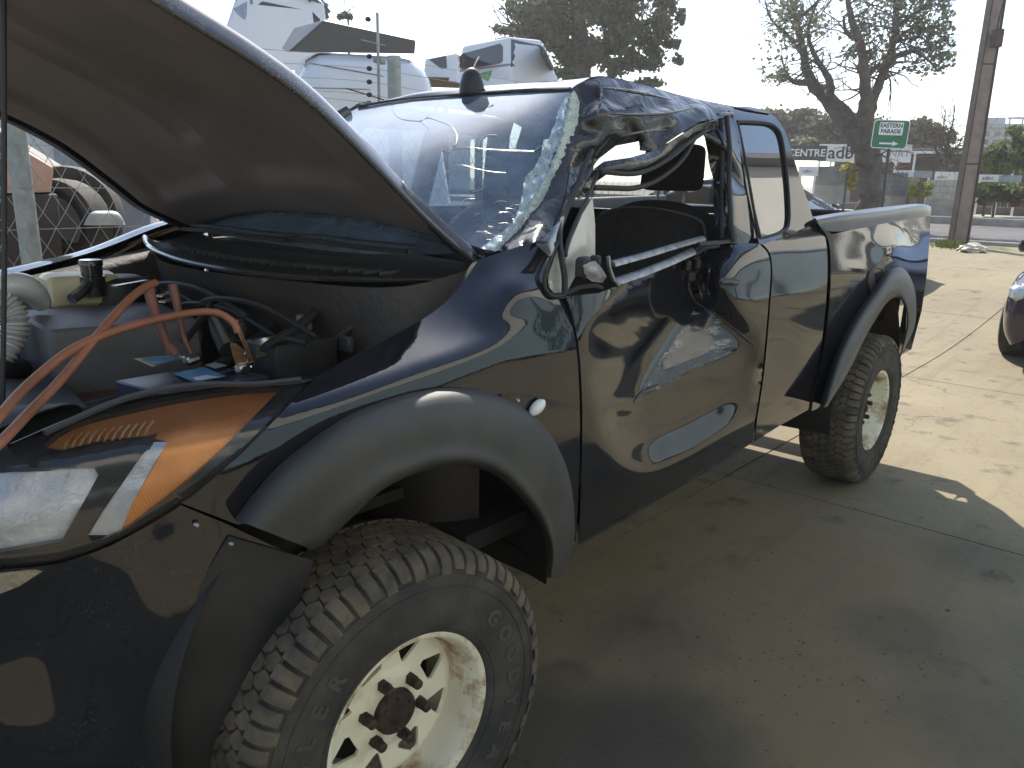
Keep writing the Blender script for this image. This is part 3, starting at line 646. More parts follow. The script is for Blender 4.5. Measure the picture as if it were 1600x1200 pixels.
sheet('bent_window_frame', [(903, 312), (912, 292), (930, 262), (944, 252), (985, 246), (1020, 236), (1060, 214), (1090, 194), (1122, 187), (1124, 200), (1102, 207), (1076, 224), (1050, 246), (1016, 266), (985, 273), (948, 273), (926, 288), (912, 308)],
      [(903, 312, -.76), (930, 262, -.74), (944, 252, -.75), (985, 246, -.77), (1020, 236, -.75), (1060, 214, -.755), (1090, 194, -.745), (1122, 187, -.74), (1124, 200, -.73), (1076, 224, -.74), (1050, 246, -.75), (1016, 266, -.76), (985, 273, -.77), (948, 273, -.76), (926, 288, -.75), (912, 308, -.76), (985, 259, -.782), (945, 262, -.768), (1040, 240, -.768), (1070, 215, -.762), (1010, 252, -.775)], CRUSH, truck, step=4, smooth=4, wob=.0006, solid=.003)
for pts, r in (([(938, 268, -.77), (985, 272, -.785), (1016, 265, -.775), (1050, 245, -.765), (1076, 223, -.755), (1100, 207, -.745)], .007),
               ([(928, 293, -.775), (960, 294, -.775), (990, 294, -.77), (1020, 285, -.765), (1050, 265, -.76), (1070, 244, -.75), (1080, 226, -.745), (1087, 213, -.74)], .008),
               ([(925, 235, -.72), (912, 262, -.74), (900, 296, -.765), (884, 332, -.80), (874, 365, -.84), (877, 400, -.87), (882, 432, -.89), (882, 460, -.90)], .008),
               ([(938, 262, -.75), (922, 300, -.79), (905, 335, -.82), (888, 375, -.85), (884, 400, -.87)], .005),
               ([(874, 372, -.845), (862, 398, -.87), (853, 425, -.885), (851, 447, -.892), (862, 462, -.90), (882, 461, -.905)], .006)):
    MB().tube([PY(*q) for q in crv(pts, 6)], r, 8).build('frame_seal', RUBBER, truck)
PALE = mat('bare_sail_panel', (.50, .48, .42), .38, .2, scale=5, col2=(.36, .34, .30), coat=.2)
sheet('sail_panel', [(926, 308), (930, 352), (930, 398), (905, 420), (888, 452), (882, 440), (884, 404), (895, 370), (910, 335)], [(926, 308, -.80), (930, 398, -.83), (888, 452, -.88), (884, 404, -.87), (910, 335, -.825), (912, 380, -.855)], PALE, truck, step=6, smooth=1)
sheet('sail_panel', [(877, 376), (868, 400), (858, 430), (856, 446), (866, 458), (879, 457), (880, 430), (876, 400)], [(877, 376, -.84), (858, 430, -.87), (866, 458, -.88), (879, 457, -.885), (876, 400, -.86), (868, 430, -.86)], PALE, truck, step=6, smooth=1)
sheet('torn_flap', [(834, 378), (850, 372), (868, 352), (884, 338), (876, 366), (866, 388), (860, 402), (848, 392)], [(834, 378, -.86), (868, 352, -.84), (884, 338, -.81), (866, 388, -.87), (860, 402, -.885), (855, 380, -.88)], PAINT, truck, step=4, smooth=1)

# --- roof
rf = [[PY(560, 166, .62), PY(640, 153, .40), PY(740, 145, 0), PY(830, 138, -.35), PY(893, 138, -.60)],
      [(1.28, .64, 1.80), (1.29, .40, 1.835), (1.28, 0, 1.838), PY(855, 128, -.33), PY(908, 128.5, -.595)],
      [(1.5, .64, 1.815), (1.5, .4, 1.856), (1.5, 0, 1.866), PY(885, 127, -.35), PY(938, 118.5, -.61)],
      [(1.75, .64, 1.815), (1.75, .4, 1.862), (1.75, 0, 1.875), (1.66, -.38, 1.845), PY(1000, 130.5, -.615)],
      [(2.05, .64, 1.80), (2.05, .4, 1.845), (2.05, 0, 1.86), (1.95, -.40, 1.83), PY(1065, 149, -.635)],
      [(2.22, .64, 1.76), (2.22, .4, 1.80), (2.22, 0, 1.81), (2.12, -.42, 1.805), PY(1146, 166, -.685)],
      [(2.30, .64, 1.70), (2.32, .4, 1.725), (2.32, 0, 1.73), (2.27, -.45, 1.74), PY(1203, 176, -.69)]]
loft('roof', [[tuple(q) for q in c] for c in rf], 40, PAINT, truck, rows=44, solid=.004, toward=(1.5, 0, 8))
b = MB(); q = PY(737, 142, .02); b.lathe([(.045, -.01), (.044, .02), (.034, .055), (.018, .075), (.0, .08)], 16, 'Z', tuple(q)); b.tube([q+np.array([0, 0, .06]), q+np.array([.05, .03, .10]), q+np.array([.10, .06, .13])], .003, 5); b.build('antenna_base', PLAST2, truck)
# --- windscreen
wt = [PY(560, 168, .62), PY(640, 155.5, .38), PY(740, 148, 0), PY(830, 142.5, -.34), PY(892, 141, -.60)]
wb = [(.47, .72, 1.315), (.36, .4, 1.315), (.31, 0, 1.315), (.36, -.42, 1.31), tuple(PY(769, 394, -.72))]
wm = [tuple(np.array(a)*.5+np.array(c)*.5+np.array([-.035, 0, .03])) for a, c in zip(wt, wb)]
wm[-1] = tuple(PY(853, 276, -.672))
loft('windscreen', [[tuple(q) for q in wt], wm, wb], 60, GLASS, truck, rows=36, solid=.0, toward=(-2, 0, 3))
# shattered strip along the crushed pillar
def WS(px, py, lift=.006):
    # meet the windscreen skin
    D = Vector(ray(px, py)).normalized(); h = WSB.ray_cast(Vector(CAM), D)
    return np.array(h[0]-D*lift) if h[0] else PY(px, py, -.635-.10*(py-140)/255)
wo = [o for o in truck.children if o.name.startswith('windscreen')][0]
WSB = BVHTree.FromPolygons([v.co for v in wo.data.vertices], [p.vertices[:] for p in wo.data.polygons])
panel('shattered_glass', [(897, 141), (906, 158), (903, 190), (888, 238), (869, 284), (846, 330), (818, 370), (788, 392), (766, 392), (752, 388), (776, 368), (800, 350), (806, 338), (814, 312), (820, 278), (834, 264), (850, 232), (866, 196), (876, 162)], lambda a, b, d: WS(a, b, .010+.007*math.sin(a*.21+b*.13)*math.sin(a*.05-b*.17)+.004*math.sin(a*.33-b*.21)), CRAZED, truck, step=4.5, solid=.003, jitter=.0014)
CRK = mat('crack_line', (.16, .19, .21), .3, var=.3)
CRKL = mat('crack_glint', (.5, .56, .6), .25, var=.3)
def crack(pts, r, m):
    q = [WS(a, b, .004) for a, b in crv(pts, 5)]; MB().tube(q, r*.55, 5).build('crack', m, truck)
crack([(614, 166), (615, 176), (628, 186), (655, 189), (668, 184), (688, 190), (706, 198), (714, 212), (712, 226), (706, 232), (730, 230), (762, 233), (800, 235), (834, 236)], .0016, CRK)
crack([(655, 189), (668, 200), (675, 215), (680, 225)], .0012, CRK)
crack([(700, 262), (722, 258), (742, 263), (766, 268), (790, 270)], .0014, CRK)
crack([(748, 230), (752, 217), (760, 211), (776, 211)], .0012, CRKL)
crack([(690, 234), (702, 238)], .0015, CRK); crack([(693, 266), (703, 268)], .0015, CRK)
crack([(738, 300), (752, 296), (760, 290)], .0012, CRKL); crack([(834, 236), (846, 228), (858, 224)], .0014, CRKL)
rnd = random.Random(5)
for k in range(46):
    a, b2 = rnd.uniform(706, 815), rnd.uniform(318, 385)
    if b2 > 395-(815-a)*.02 or (a-705) < (b2-300)*.55: continue
    L = rnd.uniform(8, 26); th = rnd.uniform(-.9, .4); crack([(a, b2), (a+L*.5*math.cos(th)+rnd.uniform(-3, 3), b2+L*.5*math.sin(th)), (a+L*math.cos(th+.3), b2+L*math.sin(th+.3))], .0008, CRKL if k % 3 else CRK)
MB().tube([np.array(q)+np.array([-.004, 0, .004]) for q in crv([tuple(q) for q in wt], 8)], .005, 6).build('windscreen_seal', RUBBER, truck)
# --- raised hood
HP = [(.50, 1.335), (.34, 1.45), (.17, 1.59), (.04, 1.69), (-.08, 1.755), (-.21, 1.812), (-.40, 1.895), (-.58, 1.96), (-.74, 1.985)]
hp = resample(crv(HP, 10), 40)
def hood_pt(u, v, off=0.0):
    i = u*39; k = min(int(i), 38); f = i-k; p = hp[k]*(1-f)+hp[k+1]*f
    t = hp[min(k+1, 39)]-hp[max(k-1, 0)]; t = t/np.linalg.norm(t); nn = np.array([t[1], -t[0]])   # outward (up / back)
    if nn[1] < 0: nn = -nn
    half = .715-.075*u-.10*max(0, u-.75)**1.5*4
    bow = .09*(1-v*v)*(1-u)**2.2-.13*v*v*0+.09*(1-v*v)*u**3      # rear edge and nose are curved in plan
    q = p+t*bow*(1 if u < .5 else 1)+nn*(.035*(1-v**2)+off)
    return np.array([q[0], v*half, q[1]-.05*(v+1)*(.3+.7*min(1, u/.2))])
def hood_grid(off, vmax, u0, u1, nu=40, nv=40, relief=None):
    V = []; F = []
    for i in range(nu+1):
        for j in range(nv+1):
            u = u0+(u1-u0)*i/nu; v = -vmax+2*vmax*j/nv
            V.append(hood_pt(u, v, off+(relief(u, v) if relief else 0)))
    for i in range(nu):
        for j in range(nv): F.append((i*(nv+1)+j, i*(nv+1)+j+1, (i+1)*(nv+1)+j+1, (i+1)*(nv+1)+j))
    return V, F
V, F = hood_grid(0.0, .93, 0, 1); hood = orient('hood', V, F, PAINT, truck, 0.002, toward=(.6, 0, 6))
def sm(x, a, b): t = min(max((x-a)/(b-a), 0), 1); return t*t*(3-2*t)
def relief(u, v):
    av = abs(v); d = -.030                        # frame depth
    pocket = sm(av, .10, .16)*(1-sm(av, .56+.16*(1-u), .64+.16*(1-u)))*sm(u, .16, .22)*(1-sm(u, .82, .88))
    mid = (1-sm(av, .05, .09))*sm(u, .3, .34)*(1-sm(u, .7, .74))
    rim = sm(av, .86, .97)+(1-sm(u, .01, .06))
    return d+.020*pocket+.012*mid+.022*min(rim, 1)
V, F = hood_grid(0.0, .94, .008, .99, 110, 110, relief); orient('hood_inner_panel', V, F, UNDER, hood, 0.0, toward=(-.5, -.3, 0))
for s in (-1, 1):                                 # turned-down side flange
    prof = [(.925, 0), (.955, -.003), (.98, -.008), (.99, -.014), (.992, -.022), (.985, -.028), (.97, -.030), (.935, -.030)] if s > 0 else [(.915, 0), (.94, -.002), (.965, -.012), (.985, -.026), (1.002, -.041), (1.004, -.048), (.99, -.052), (.935, -.036)]
    loft('hood_flange', [[hood_pt(u, s*v, o) for u in np.linspace(0, 1, 30)] for v, o in prof], 60, PAINT_E, hood, rows=40, toward=(-.3, s*6, 2))
c1 = [hood_pt(.0, v, 0) for v in np.linspace(-1, 1, 30)]; c2 = [hood_pt(-.0, v, -.02)+np.array([.006, 0, -.004]) for v in np.linspace(-1, 1, 30)]; c3 = [hood_pt(.015, v, -.028) for v in np.linspace(-1, 1, 30)]
loft('hood_rear_edge', [c1, c2, c3], 40, PAINT_D, hood, rows=10, toward=(3, 0, 0))
MB().tube([hood_pt(.93, 0, -.03), hood_pt(.93, .0, -.03)+np.array([0, 0, -.05])], .012, 8).build('hood_latch', STEEL, hood)
b = MB(); b.tube([PD(4, 640, 1.86), PD(7, 400, 1.90), PD(6, 0, 1.86), PD(5, -300, 1.84)], .0052, 8); b.build('hood_prop_rod', PLAST2, truck)
for (y, s) in ((-.66, -1), (.66, 1)):
    b = MB(); b.tube([(.52, y, 1.24), (.50, y, 1.30), (.43, y, 1.345), (.36, y, 1.395)], .012, 6, flat=.5); b.build('hood_hinge', PLAST2, truck)

# --- cowl, seal, wipers
cow = [[(.50, -.70, 1.30), (.37, -.40, 1.295), (.32, 0, 1.295), (.37, .4, 1.30), (.48, .70, 1.305)],
       [(.44, -.69, 1.285), (.29, -.40, 1.275), (.235, 0, 1.275), (.29, .4, 1.28), (.42, .70, 1.29)],
       [(.385, -.66, 1.262), (.23, -.40, 1.258), (.17, 0, 1.26), (.22, .4, 1.266), (.32, .68, 1.275)],
       [tuple(PY(655, 440, -.60)), (.17, -.36, 1.255), (.11, 0, 1.262), (.16, .36, 1.275), tuple(PY(232, 372, .60))]]
cowl = loft('cowl_panel', cow, 50, PLAST2, truck, rows=20, solid=.004, toward=(-.5, 0, 5))
MB().tube(crv([tuple(np.array(q)+np.array([-.012, 0, .004])) for q in cow[3]], 10), .008, 8).build('bonnet_seal', mat('shiny_seal_rubber', (.03, .03, .03), .18, coat=.6), cowl)
for k, (a, b2, y0, y1) in enumerate(((.30, .24, .50, -.12), (.33, .27, -.02, -.60))):
    q = [(a+.02, y0, 1.325), (a-.035, (y0*.7+y1*.3), 1.335), (b2, (y0+y1)/2, 1.34), (b2+.02, y1*.8+y0*.2, 1.335), (b2+.07, y1, 1.33)]
    MB().tube(crv(q, 6), .007, 6).build('wiper_arm', PLAST2, truck); MB().tube([(x+.03, y, z+.012) for x, y, z in crv(q, 6)], .005, 5, flat=.5).build('wiper_blade', RUBBER, truck)
rnd = random.Random(8)
b = MB()
for k in range(26):
    y = -.55+1.1*k/25; x0 = .165+.13*(y/.6)**2*.9; b.box((x0+.075, y, 1.275), (.09, .006, .01), bev=.002)
b.build('cowl_grille', PLAST, cowl)

# --- engine bay
def wallgrid(name, pts, m): return loft(name, pts, 24, m, truck, rows=10, solid=.003)
loft('firewall', [[(.46, -.74, 1.30), (.30, -.60, 1.245), (.14, -.3, 1.25), (.10, 0, 1.25), (.14, .3, 1.25), (.28, .64, 1.26)], [(.46, -.74, .95), (.30, -.60, .95), (.26, -.3, .95), (.26, 0, .95), (.26, .3, .95), (.30, .64, .95)], [(.46, -.74, .6), (.32, -.6, .6), (.3, 0, .6), (.32, .64, .6)]], 24, BAY, truck, rows=12, toward=(-1, 0, 1.3))
loft('inner_fender', [[(-.72, .66, 1.08), (-.2, .66, 1.17), (.35, .66, 1.27)], [(-.72, .58, 1.05), (-.2, .56, 1.12), (.35, .58, 1.2)], [(-.72, .52, .7), (-.2, .46, .75), (.35, .5, .8)]], 30, BAY, truck, rows=14, toward=(-.5, -1, 1.5))
_sh = [FREF.hit(a, c, .0) for a, c in [(20, 690), (170, 630), (330, 604), (487, 593)]+[tuple(q) for q in shut[6::6]]]
loft('inner_fender', [[tuple(q+np.array([0, .004, -.004])) for q in _sh], [tuple(q+np.array([0, .03, -.02])) for q in _sh], [tuple(q+np.array([.01, .05, -.10])) for q in _sh], [tuple(q+np.array([.01, .10, -.4])) for q in _sh]], 40, BAY, truck, rows=18, toward=(-.2, .5, 1.6))
b = MB(); b.box((-.2, 0, .70), (1.2, 1.2, .03)); b.build('bay_floor', BAY, truck)
# far fender
ff = [[(-.80, .46, 1.10), (-.5, .60, 1.135), (-.2, .67, 1.185), (.1, .68, 1.25), (.32, .69, 1.32), (.50, .73, 1.36)],
      [(-.82, .56, 1.09), (-.5, .72, 1.145), (-.2, .78, 1.19), (.1, .80, 1.24), (.34, .80, 1.315), (.55, .82, 1.34)],
      [(-.83, .62, 1.05), (-.5, .79, 1.08), (-.2, .88, 1.11), (.1, .90, 1.15), (.35, .905, 1.17), (.6, .905, 1.20)],
      [(-.84, .64, .92), (-.5, .81, .92), (-.2, .9, .95), (.1, .92, 1.0), (.35, .92, .98), (.6, .92, .98)],
      [(-.84, .62, .55), (-.62, .78, .55), (-.45, .85, .80), (.1, .91, .96), (.45, .9, .80), (.6, .88, .5)]]
loft('front_fender', ff, 50, PAINT_D, truck, rows=26, solid=.004, toward=(0, 9, 3))
# engine cover
ENG = mat('grey_engine_cover', (.10, .10, .105), .5, scale=7, bump=.2, bscale=80, col2=(.07, .066, .065))
def slab(name, quad, z0, z1, m, parent=truck, bev=.02):
    cx = sum(q[0] for q in quad)/len(quad); cy = sum(q[1] for q in quad)/len(quad); bmx = bmesh.new()
    lo = [bmx.verts.new((x, y, z0)) for x, y in quad]; hi = [bmx.verts.new((x, y, z1)) for x, y in quad]; n = len(quad)
    bmx.faces.new(lo[::-1]); bmx.faces.new(hi)
    for i in range(n): bmx.faces.new((lo[i], lo[(i+1) % n], hi[(i+1) % n], hi[i]))
    bmesh.ops.recalc_face_normals(bmx, faces=bmx.faces[:])
    if bev: bmesh.ops.bevel(bmx, geom=bmx.edges[:], offset=bev, segments=3, profile=.6, affect='EDGES')
    bmx.verts.index_update(); V = [v.co.copy() for v in bmx.verts]; F = [[v.index for v in f.verts] for f in bmx.faces]; bmx.free()
    o = obj(name, V, F, m, parent, True); o.data.set_sharp_from_angle(angle=math.radians(35)); return o
slab('engine_cover', [(-.30, -.02), (.04, -.12), (.10, .26), (-.26, .34)], .95, 1.135, ENG)
slab('engine_block', [(-.42, -.20), (.12, -.28), (.16, .38), (-.40, .40)], .75, .97, RUST)
slab('air_box', [(-.56, -.30), (-.34, -.36), (-.28, -.02), (-.52, .0)], .80, 1.02, PLAST2)
RES = mat('yellowed_reservoir_plastic', (.62, .55, .34), .4, scale=8, col2=(.48, .41, .24))
slab('fluid_reservoir', [(-.16, .36), (.03, .33), (.06, .46), (-.14, .50)], 1.12, 1.215, RES, bev=.028)
b = MB(); q = PY(144, 430, .34); b.lathe([(0, .045), (.030, .045), (.032, .042), (.032, .028), (.029, .027), (.029, 0), (.034, -.002), (.034, -.06), (0, -.06)], 22, 'Z', tuple(q)); b.build('oil_filler_cap', mat('shiny_black_cap', (.02, .02, .02), .15, coat=.5), truck)
b = MB(); b.tube(crv([PY(140, 440, .33), PY(128, 455, .30), PY(112, 468, .28)], 5), .016, 8); b.build('filler_neck', STEEL, truck)
b = MB(); q = PY(180, 447, .40); b.lathe([(0, .03), (.07, .03), (.085, .02), (.09, 0), (.09, -.05), (.06, -.06), (.06, -.1)], 24, 'Z', tuple(q)); b.build('brake_booster', PLAST2, truck)
# pale intake hose at the left edge
WHT = mat('pale_hose_plastic', (.72, .72, .70), .28, scale=10, coat=.4, col2=(.5, .5, .48))
b = MB(); pts = crv([PY(-40, 470, .22), PY(-5, 452, .20), PY(25, 447, .20), PY(50, 455, .21), PY(66, 475, .24)], 8); b.tube(pts, [.020+.016*math.sin(i/len(pts)*3) for i in range(len(pts))], 14); b.build('intake_hose', WHT, truck)
pts = crv([PY(-10, 470, .14), PY(12, 478, .13), PY(24, 500, .12), PY(20, 530, .12), PY(0, 560, .12)], 14)
b = MB(); b.tube(pts, [.030+.005*math.sin(i*1.9) for i in range(len(pts))], 14); b.build('corrugated_hose', mat('pale_corrugated_hose', (.6, .6, .58), .25, coat=.4), truck)
# assorted hoses, pipes and brackets
rnd = random.Random(12)
hs = [[(-.50, .30, 1.02), (-.3, .36, 1.07), (-.05, .40, 1.05), (.12, .42, .98)], [(-.55, -.05, .98), (-.40, .08, 1.03), (-.30, .2, 1.0)], [(-.35, -.30, 1.0), (-.1, -.34, 1.04), (.12, -.28, 1.10), (.22, -.2, 1.12)], [(-.05, -.2, 1.1), (.12, -.05, 1.17), (.2, .2, 1.16), (.22, .42, 1.14)],
      [(-.4, .5, 1.05), (-.1, .53, 1.1), (.2, .5, 1.17)], [(.05, -.45, 1.12), (.2, -.4, 1.17), (.25, -.2, 1.15)], [(-.60, .12, .95), (-.52, .30, 1.0), (-.50, .5, 1.02)], [(-.2, -.42, 1.0), (0, -.44, 1.03), (.2, -.46, 1.1), (.28, -.5, 1.16)]]
for k, h in enumerate(hs):
    MB().tube(crv(h, 8), [.022, .028, .014, .010, .009, .013, .024, .012][k], 10).build('engine_hose', RUBBER if k % 3 else PLAST2, truck)
for k in range(14):
    b = MB(); b.box((rnd.uniform(-.5, .2), rnd.uniform(-.45, .5), rnd.uniform(.92, 1.06)), (rnd.uniform(.05, .14), rnd.uniform(.04, .12), rnd.uniform(.05, .12)), rz=rnd.uniform(0, 3), bev=.012); b.build('engine_fitting', [BAY, PLAST2, ENG, RUST][k % 4], truck)
for (a, b2, Y, w) in ((258, 461, -.1, .05), (262, 470, -.1, .05), (205, 443, .2, .14), (372, 500, -.42, .04)):
    b = MB(); b.box(PY(a, b2, Y), (w, .02, .006), rz=.5, bev=.002); b.build('metal_bracket', STEEL, truck)
b = MB(); b.tube(crv([PY(412, 545, -.50), PY(425, 535, -.48), PY(450, 531, -.47), PY(478, 537, -.50)], 6), .010, 8); b.build('heater_pipe', PLAST2, truck)
sheet('apron_plate', [(398, 530), (440, 524), (482, 538), (440, 552), (400, 560)], [(398, 530, -.42), (482, 538, -.5), (400, 560, -.46), (440, 552, -.48)], STEEL, truck, step=9, smooth=0)
slab('fuse_box', [(.02, -.50), (.20, -.50), (.20, -.36), (.02, -.36)], 1.0, 1.12, PLAST2, bev=.015)
slab('strut_tower', [(.0, -.58), (.18, -.58), (.2, -.42), (.0, -.42)], .8, 1.02, BAY, bev=.04)
for k, (y0, z0, r0) in enumerate(((-.2, 1.19, .007), (-.05, 1.16, .006), (.1, 1.2, .008), (.28, 1.18, .006))):
    MB().tube(crv([(.10, y0-.35, z0-.05), (.095, y0-.1, z0), (.09, y0+.15, z0-.02), (.12, y0+.3, z0-.12)], 6), r0, 6).build('wiring_loom', PLAST2 if k % 2 else RUBBER, truck)
for k in range(9):
    y = -.5+.12*k; MB().box((.15+.1*(y/.5)**2*.9-.02, y, 1.10+.05*math.sin(k*2.1)), (.02, .05, .04), bev=.006).build('loom_clip', [PLAST, ALU, RUST][k % 3], truck)
# slam panel in front of the battery and lamp bracket
loft('slam_panel', [[(-.78, .40, 1.07), (-.80, 0, 1.075), (-.74, -.40, 1.07), (-.60, -.58, 1.07)], [(-.66, .42, 1.08), (-.68, 0, 1.085), (-.62, -.36, 1.08), (-.45, -.58, 1.095)], [(-.64, .42, 1.0), (-.66, 0, 1.0), (-.60, -.34, 1.0), (-.44, -.56, 1.0)]], 40, PLAST2, truck, rows=16, solid=.003, toward=(-.7, 0, 6))
MB().tube([FREF.hit(a, b2, .0) for a, b2 in crv([(70, 676), (180, 628), (260, 607), (330, 600), (400, 600), (470, 593)], 6)], .006, 6).build('lamp_gasket', PLAST, truck)
# --- nose of the truck between and beyond the lamp in view
def mirrored(o, name, parent):
    me = o.data; V = [(v.co.x, -v.co.y, v.co.z) for v in me.vertices]; F = [tuple(p.vertices)[::-1] for p in me.polygons]
    return obj(name, V, F, me.materials[0], parent, True)
for o in [q for q in truck.children if q.name.split('.')[0] in ('front_bumper', 'bumper_flare', 'wheel_arch_flare', 'headlamp') and q.data.vertices[0].co.x < 1.5]:
    mo = mirrored(o, o.name.split('.')[0], truck)
    for ch in o.children: mirrored(ch, ch.name.split('.')[0], mo)
nb = [FREF.hit(-255, yy) for yy in (906, 1000, 1150, 1300, 1410)]
loft('bumper_centre', [[tuple(q), (q[0]-.08, -.34, q[2]), (q[0]-.11, 0, q[2]), (q[0]-.08, .34, q[2]), (q[0], -q[1], q[2])] for q in nb], 40, PAINT, truck, rows=24, solid=.004, toward=(-4, 0, .8))
ng = [FREF.hit(-62, yy, .03) for yy in (724, 800, 893)]
loft('grille_surround', [[tuple(q), (q[0]-.16, -.5, q[2]), (q[0]-.24, 0, q[2]), (q[0]-.16, .5, q[2]), (q[0], -q[1], q[2])] for q in ng], 40, PLAST2, truck, rows=16, solid=.006, toward=(-4, 0, 1))
for k in range(3):
    zz = .95+.045*k; MB().tube(crv([(-.80, -.52, zz), (-.92, -.25, zz), (-.945, 0, zz), (-.92, .25, zz), (-.80, .52, zz)], 6), .011, 8).build('grille_bar', STEEL, truck)
MB().box((-.62, 0, .85), (.05, .95, .42), bev=.01).build('radiator', PLAST2, truck)
# battery with labels
batt = slab('battery', [tuple(PY(a, b2, Y)[:2]) for a, b2, Y in ((176, 577, -.36), (330, 548, -.36), (420, 590, -.545), (262, 618, -.545))], .90, 1.07, mat('black_battery_case', (.02, .02, .035), .3, scale=9, col2=(.03, .03, .05)), bev=.008)
def decal(name, quad, z, m):
    q = [PZ(a, b2, z) for a, b2 in quad]; obj(name, q, [(0, 1, 2, 3)], m, batt, False)
BLUE = mat('blue_battery_label', (.10, .26, .42), .3, scale=30, col2=(.07, .2, .36)); YEL = mat('yellow_label_border', (.62, .55, .28), .35, scale=20)
z1 = 1.0742
decal('label_border', [(208, 560), (280, 554), (290, 560), (238, 573)], z1, YEL); decal('label', [(220, 560), (272, 555.5), (284, 560), (242, 570)], z1+.002, BLUE)
decal('label', [(271, 584), (318, 573), (354, 588), (306, 598)], z1, BLUE); decal('label_print', [(300, 590), (322, 586), (344, 589), (308, 595)], z1+.002, mat('white_label_print', (.75, .8, .82), .4))
decal('label', [(320, 570), (336, 566), (356, 571), (336, 576)], z1, mat('grey_label', (.45, .45, .47), .4))
decal('label_gloss', [(341, 581), (370, 572), (372, 576), (346, 586)], z1+.001, STEEL)
b = MB(); b.tube([PZ(292, 566, 1.08), PZ(310, 560, 1.085)], .010, 8); b.box(PZ(300, 560, 1.085), (.05, .02, .02), rz=.4, bev=.004); b.build('battery_terminal', STEEL, truck)
b = MB(); b.tube([PZ(375, 578, 1.08), PZ(390, 572, 1.085)], .010, 8); b.box(PZ(382, 574, 1.085), (.05, .02, .02), rz=.4, bev=.004); b.build('battery_terminal', STEEL, truck)
b = MB(); b.tube(crv([PY(345, 500, -.40), PY(350, 520, -.42), PY(362, 545, -.46)], 5), [.028]*11, 12); b.build('insulator_sleeve', PLAST2, truck)

# --- cabin: floor, dash, back wall, far side
b = MB(); b.box((1.3, 0, .60), (1.9, 1.6, .05)); b.build('cabin_floor', DARKIN, truck)
loft('dashboard', [[(.46, -.68, 1.27), (.36, 0, 1.285), (.44, .68, 1.27)], [(.62, -.68, 1.27), (.55, 0, 1.30), (.60, .68, 1.28)], [(.80, -.70, 1.22), (.76, 0, 1.25), (.78, .7, 1.23)], [(.86, -.70, 1.05), (.84, 0, 1.05), (.86, .7, 1.05)], [(.80, -.7, .62), (.8, 0, .62), (.8, .7, .62)]], 24, DARKIN, truck, rows=20, toward=(1.5, 0, 2))
b = MB(); b.lathe([(.185+.016*math.cos(t), .016*math.sin(t)) for t in np.linspace(0, 2*math.pi, 9)], 30, 'X', (0, 0, 0)); b.box((0, 0, 0), (.04, .36, .05), bev=.015); b.box((0, 0, -.08), (.03, .05, .16), bev=.01)
o = b.build('steering_wheel', DARKIN, truck); o.rotation_euler = (0, -.4, 0); o.location = (.98, .38, 1.2)
def grid_wall(name, X, m, hole):
    """cab back wall with its rear window"""
    out = [(-.84, .6), (.84, .6), (.86, 1.30), (.66, 1.77), (.5, 1.80), (-.5, 1.80), (-.66, 1.77), (-.86, 1.30)]
    v, F = triangulate([(a*100, c*100) for a, c in out], [[(a*100, c*100) for a, c in hole]], 8)
    return obj(name, [(X+.05*(1.8-c/100), a/100, c/100) for a, c in v], F, m, truck, True, .02, offset=0)
hole = [(-.62, 1.38), (.62, 1.38), (.53, 1.72), (-.53, 1.72)]
grid_wall('cab_back_panel', 2.24, PAINT_D, hole)
obj('rear_window', [(2.245+.05*(1.8-c), a, c) for a, c in hole], [(0, 1, 2, 3)], glassy('rear_glass', None, .02, (.6, .62, .63), .05, (.8, .83, .84)), truck, False)
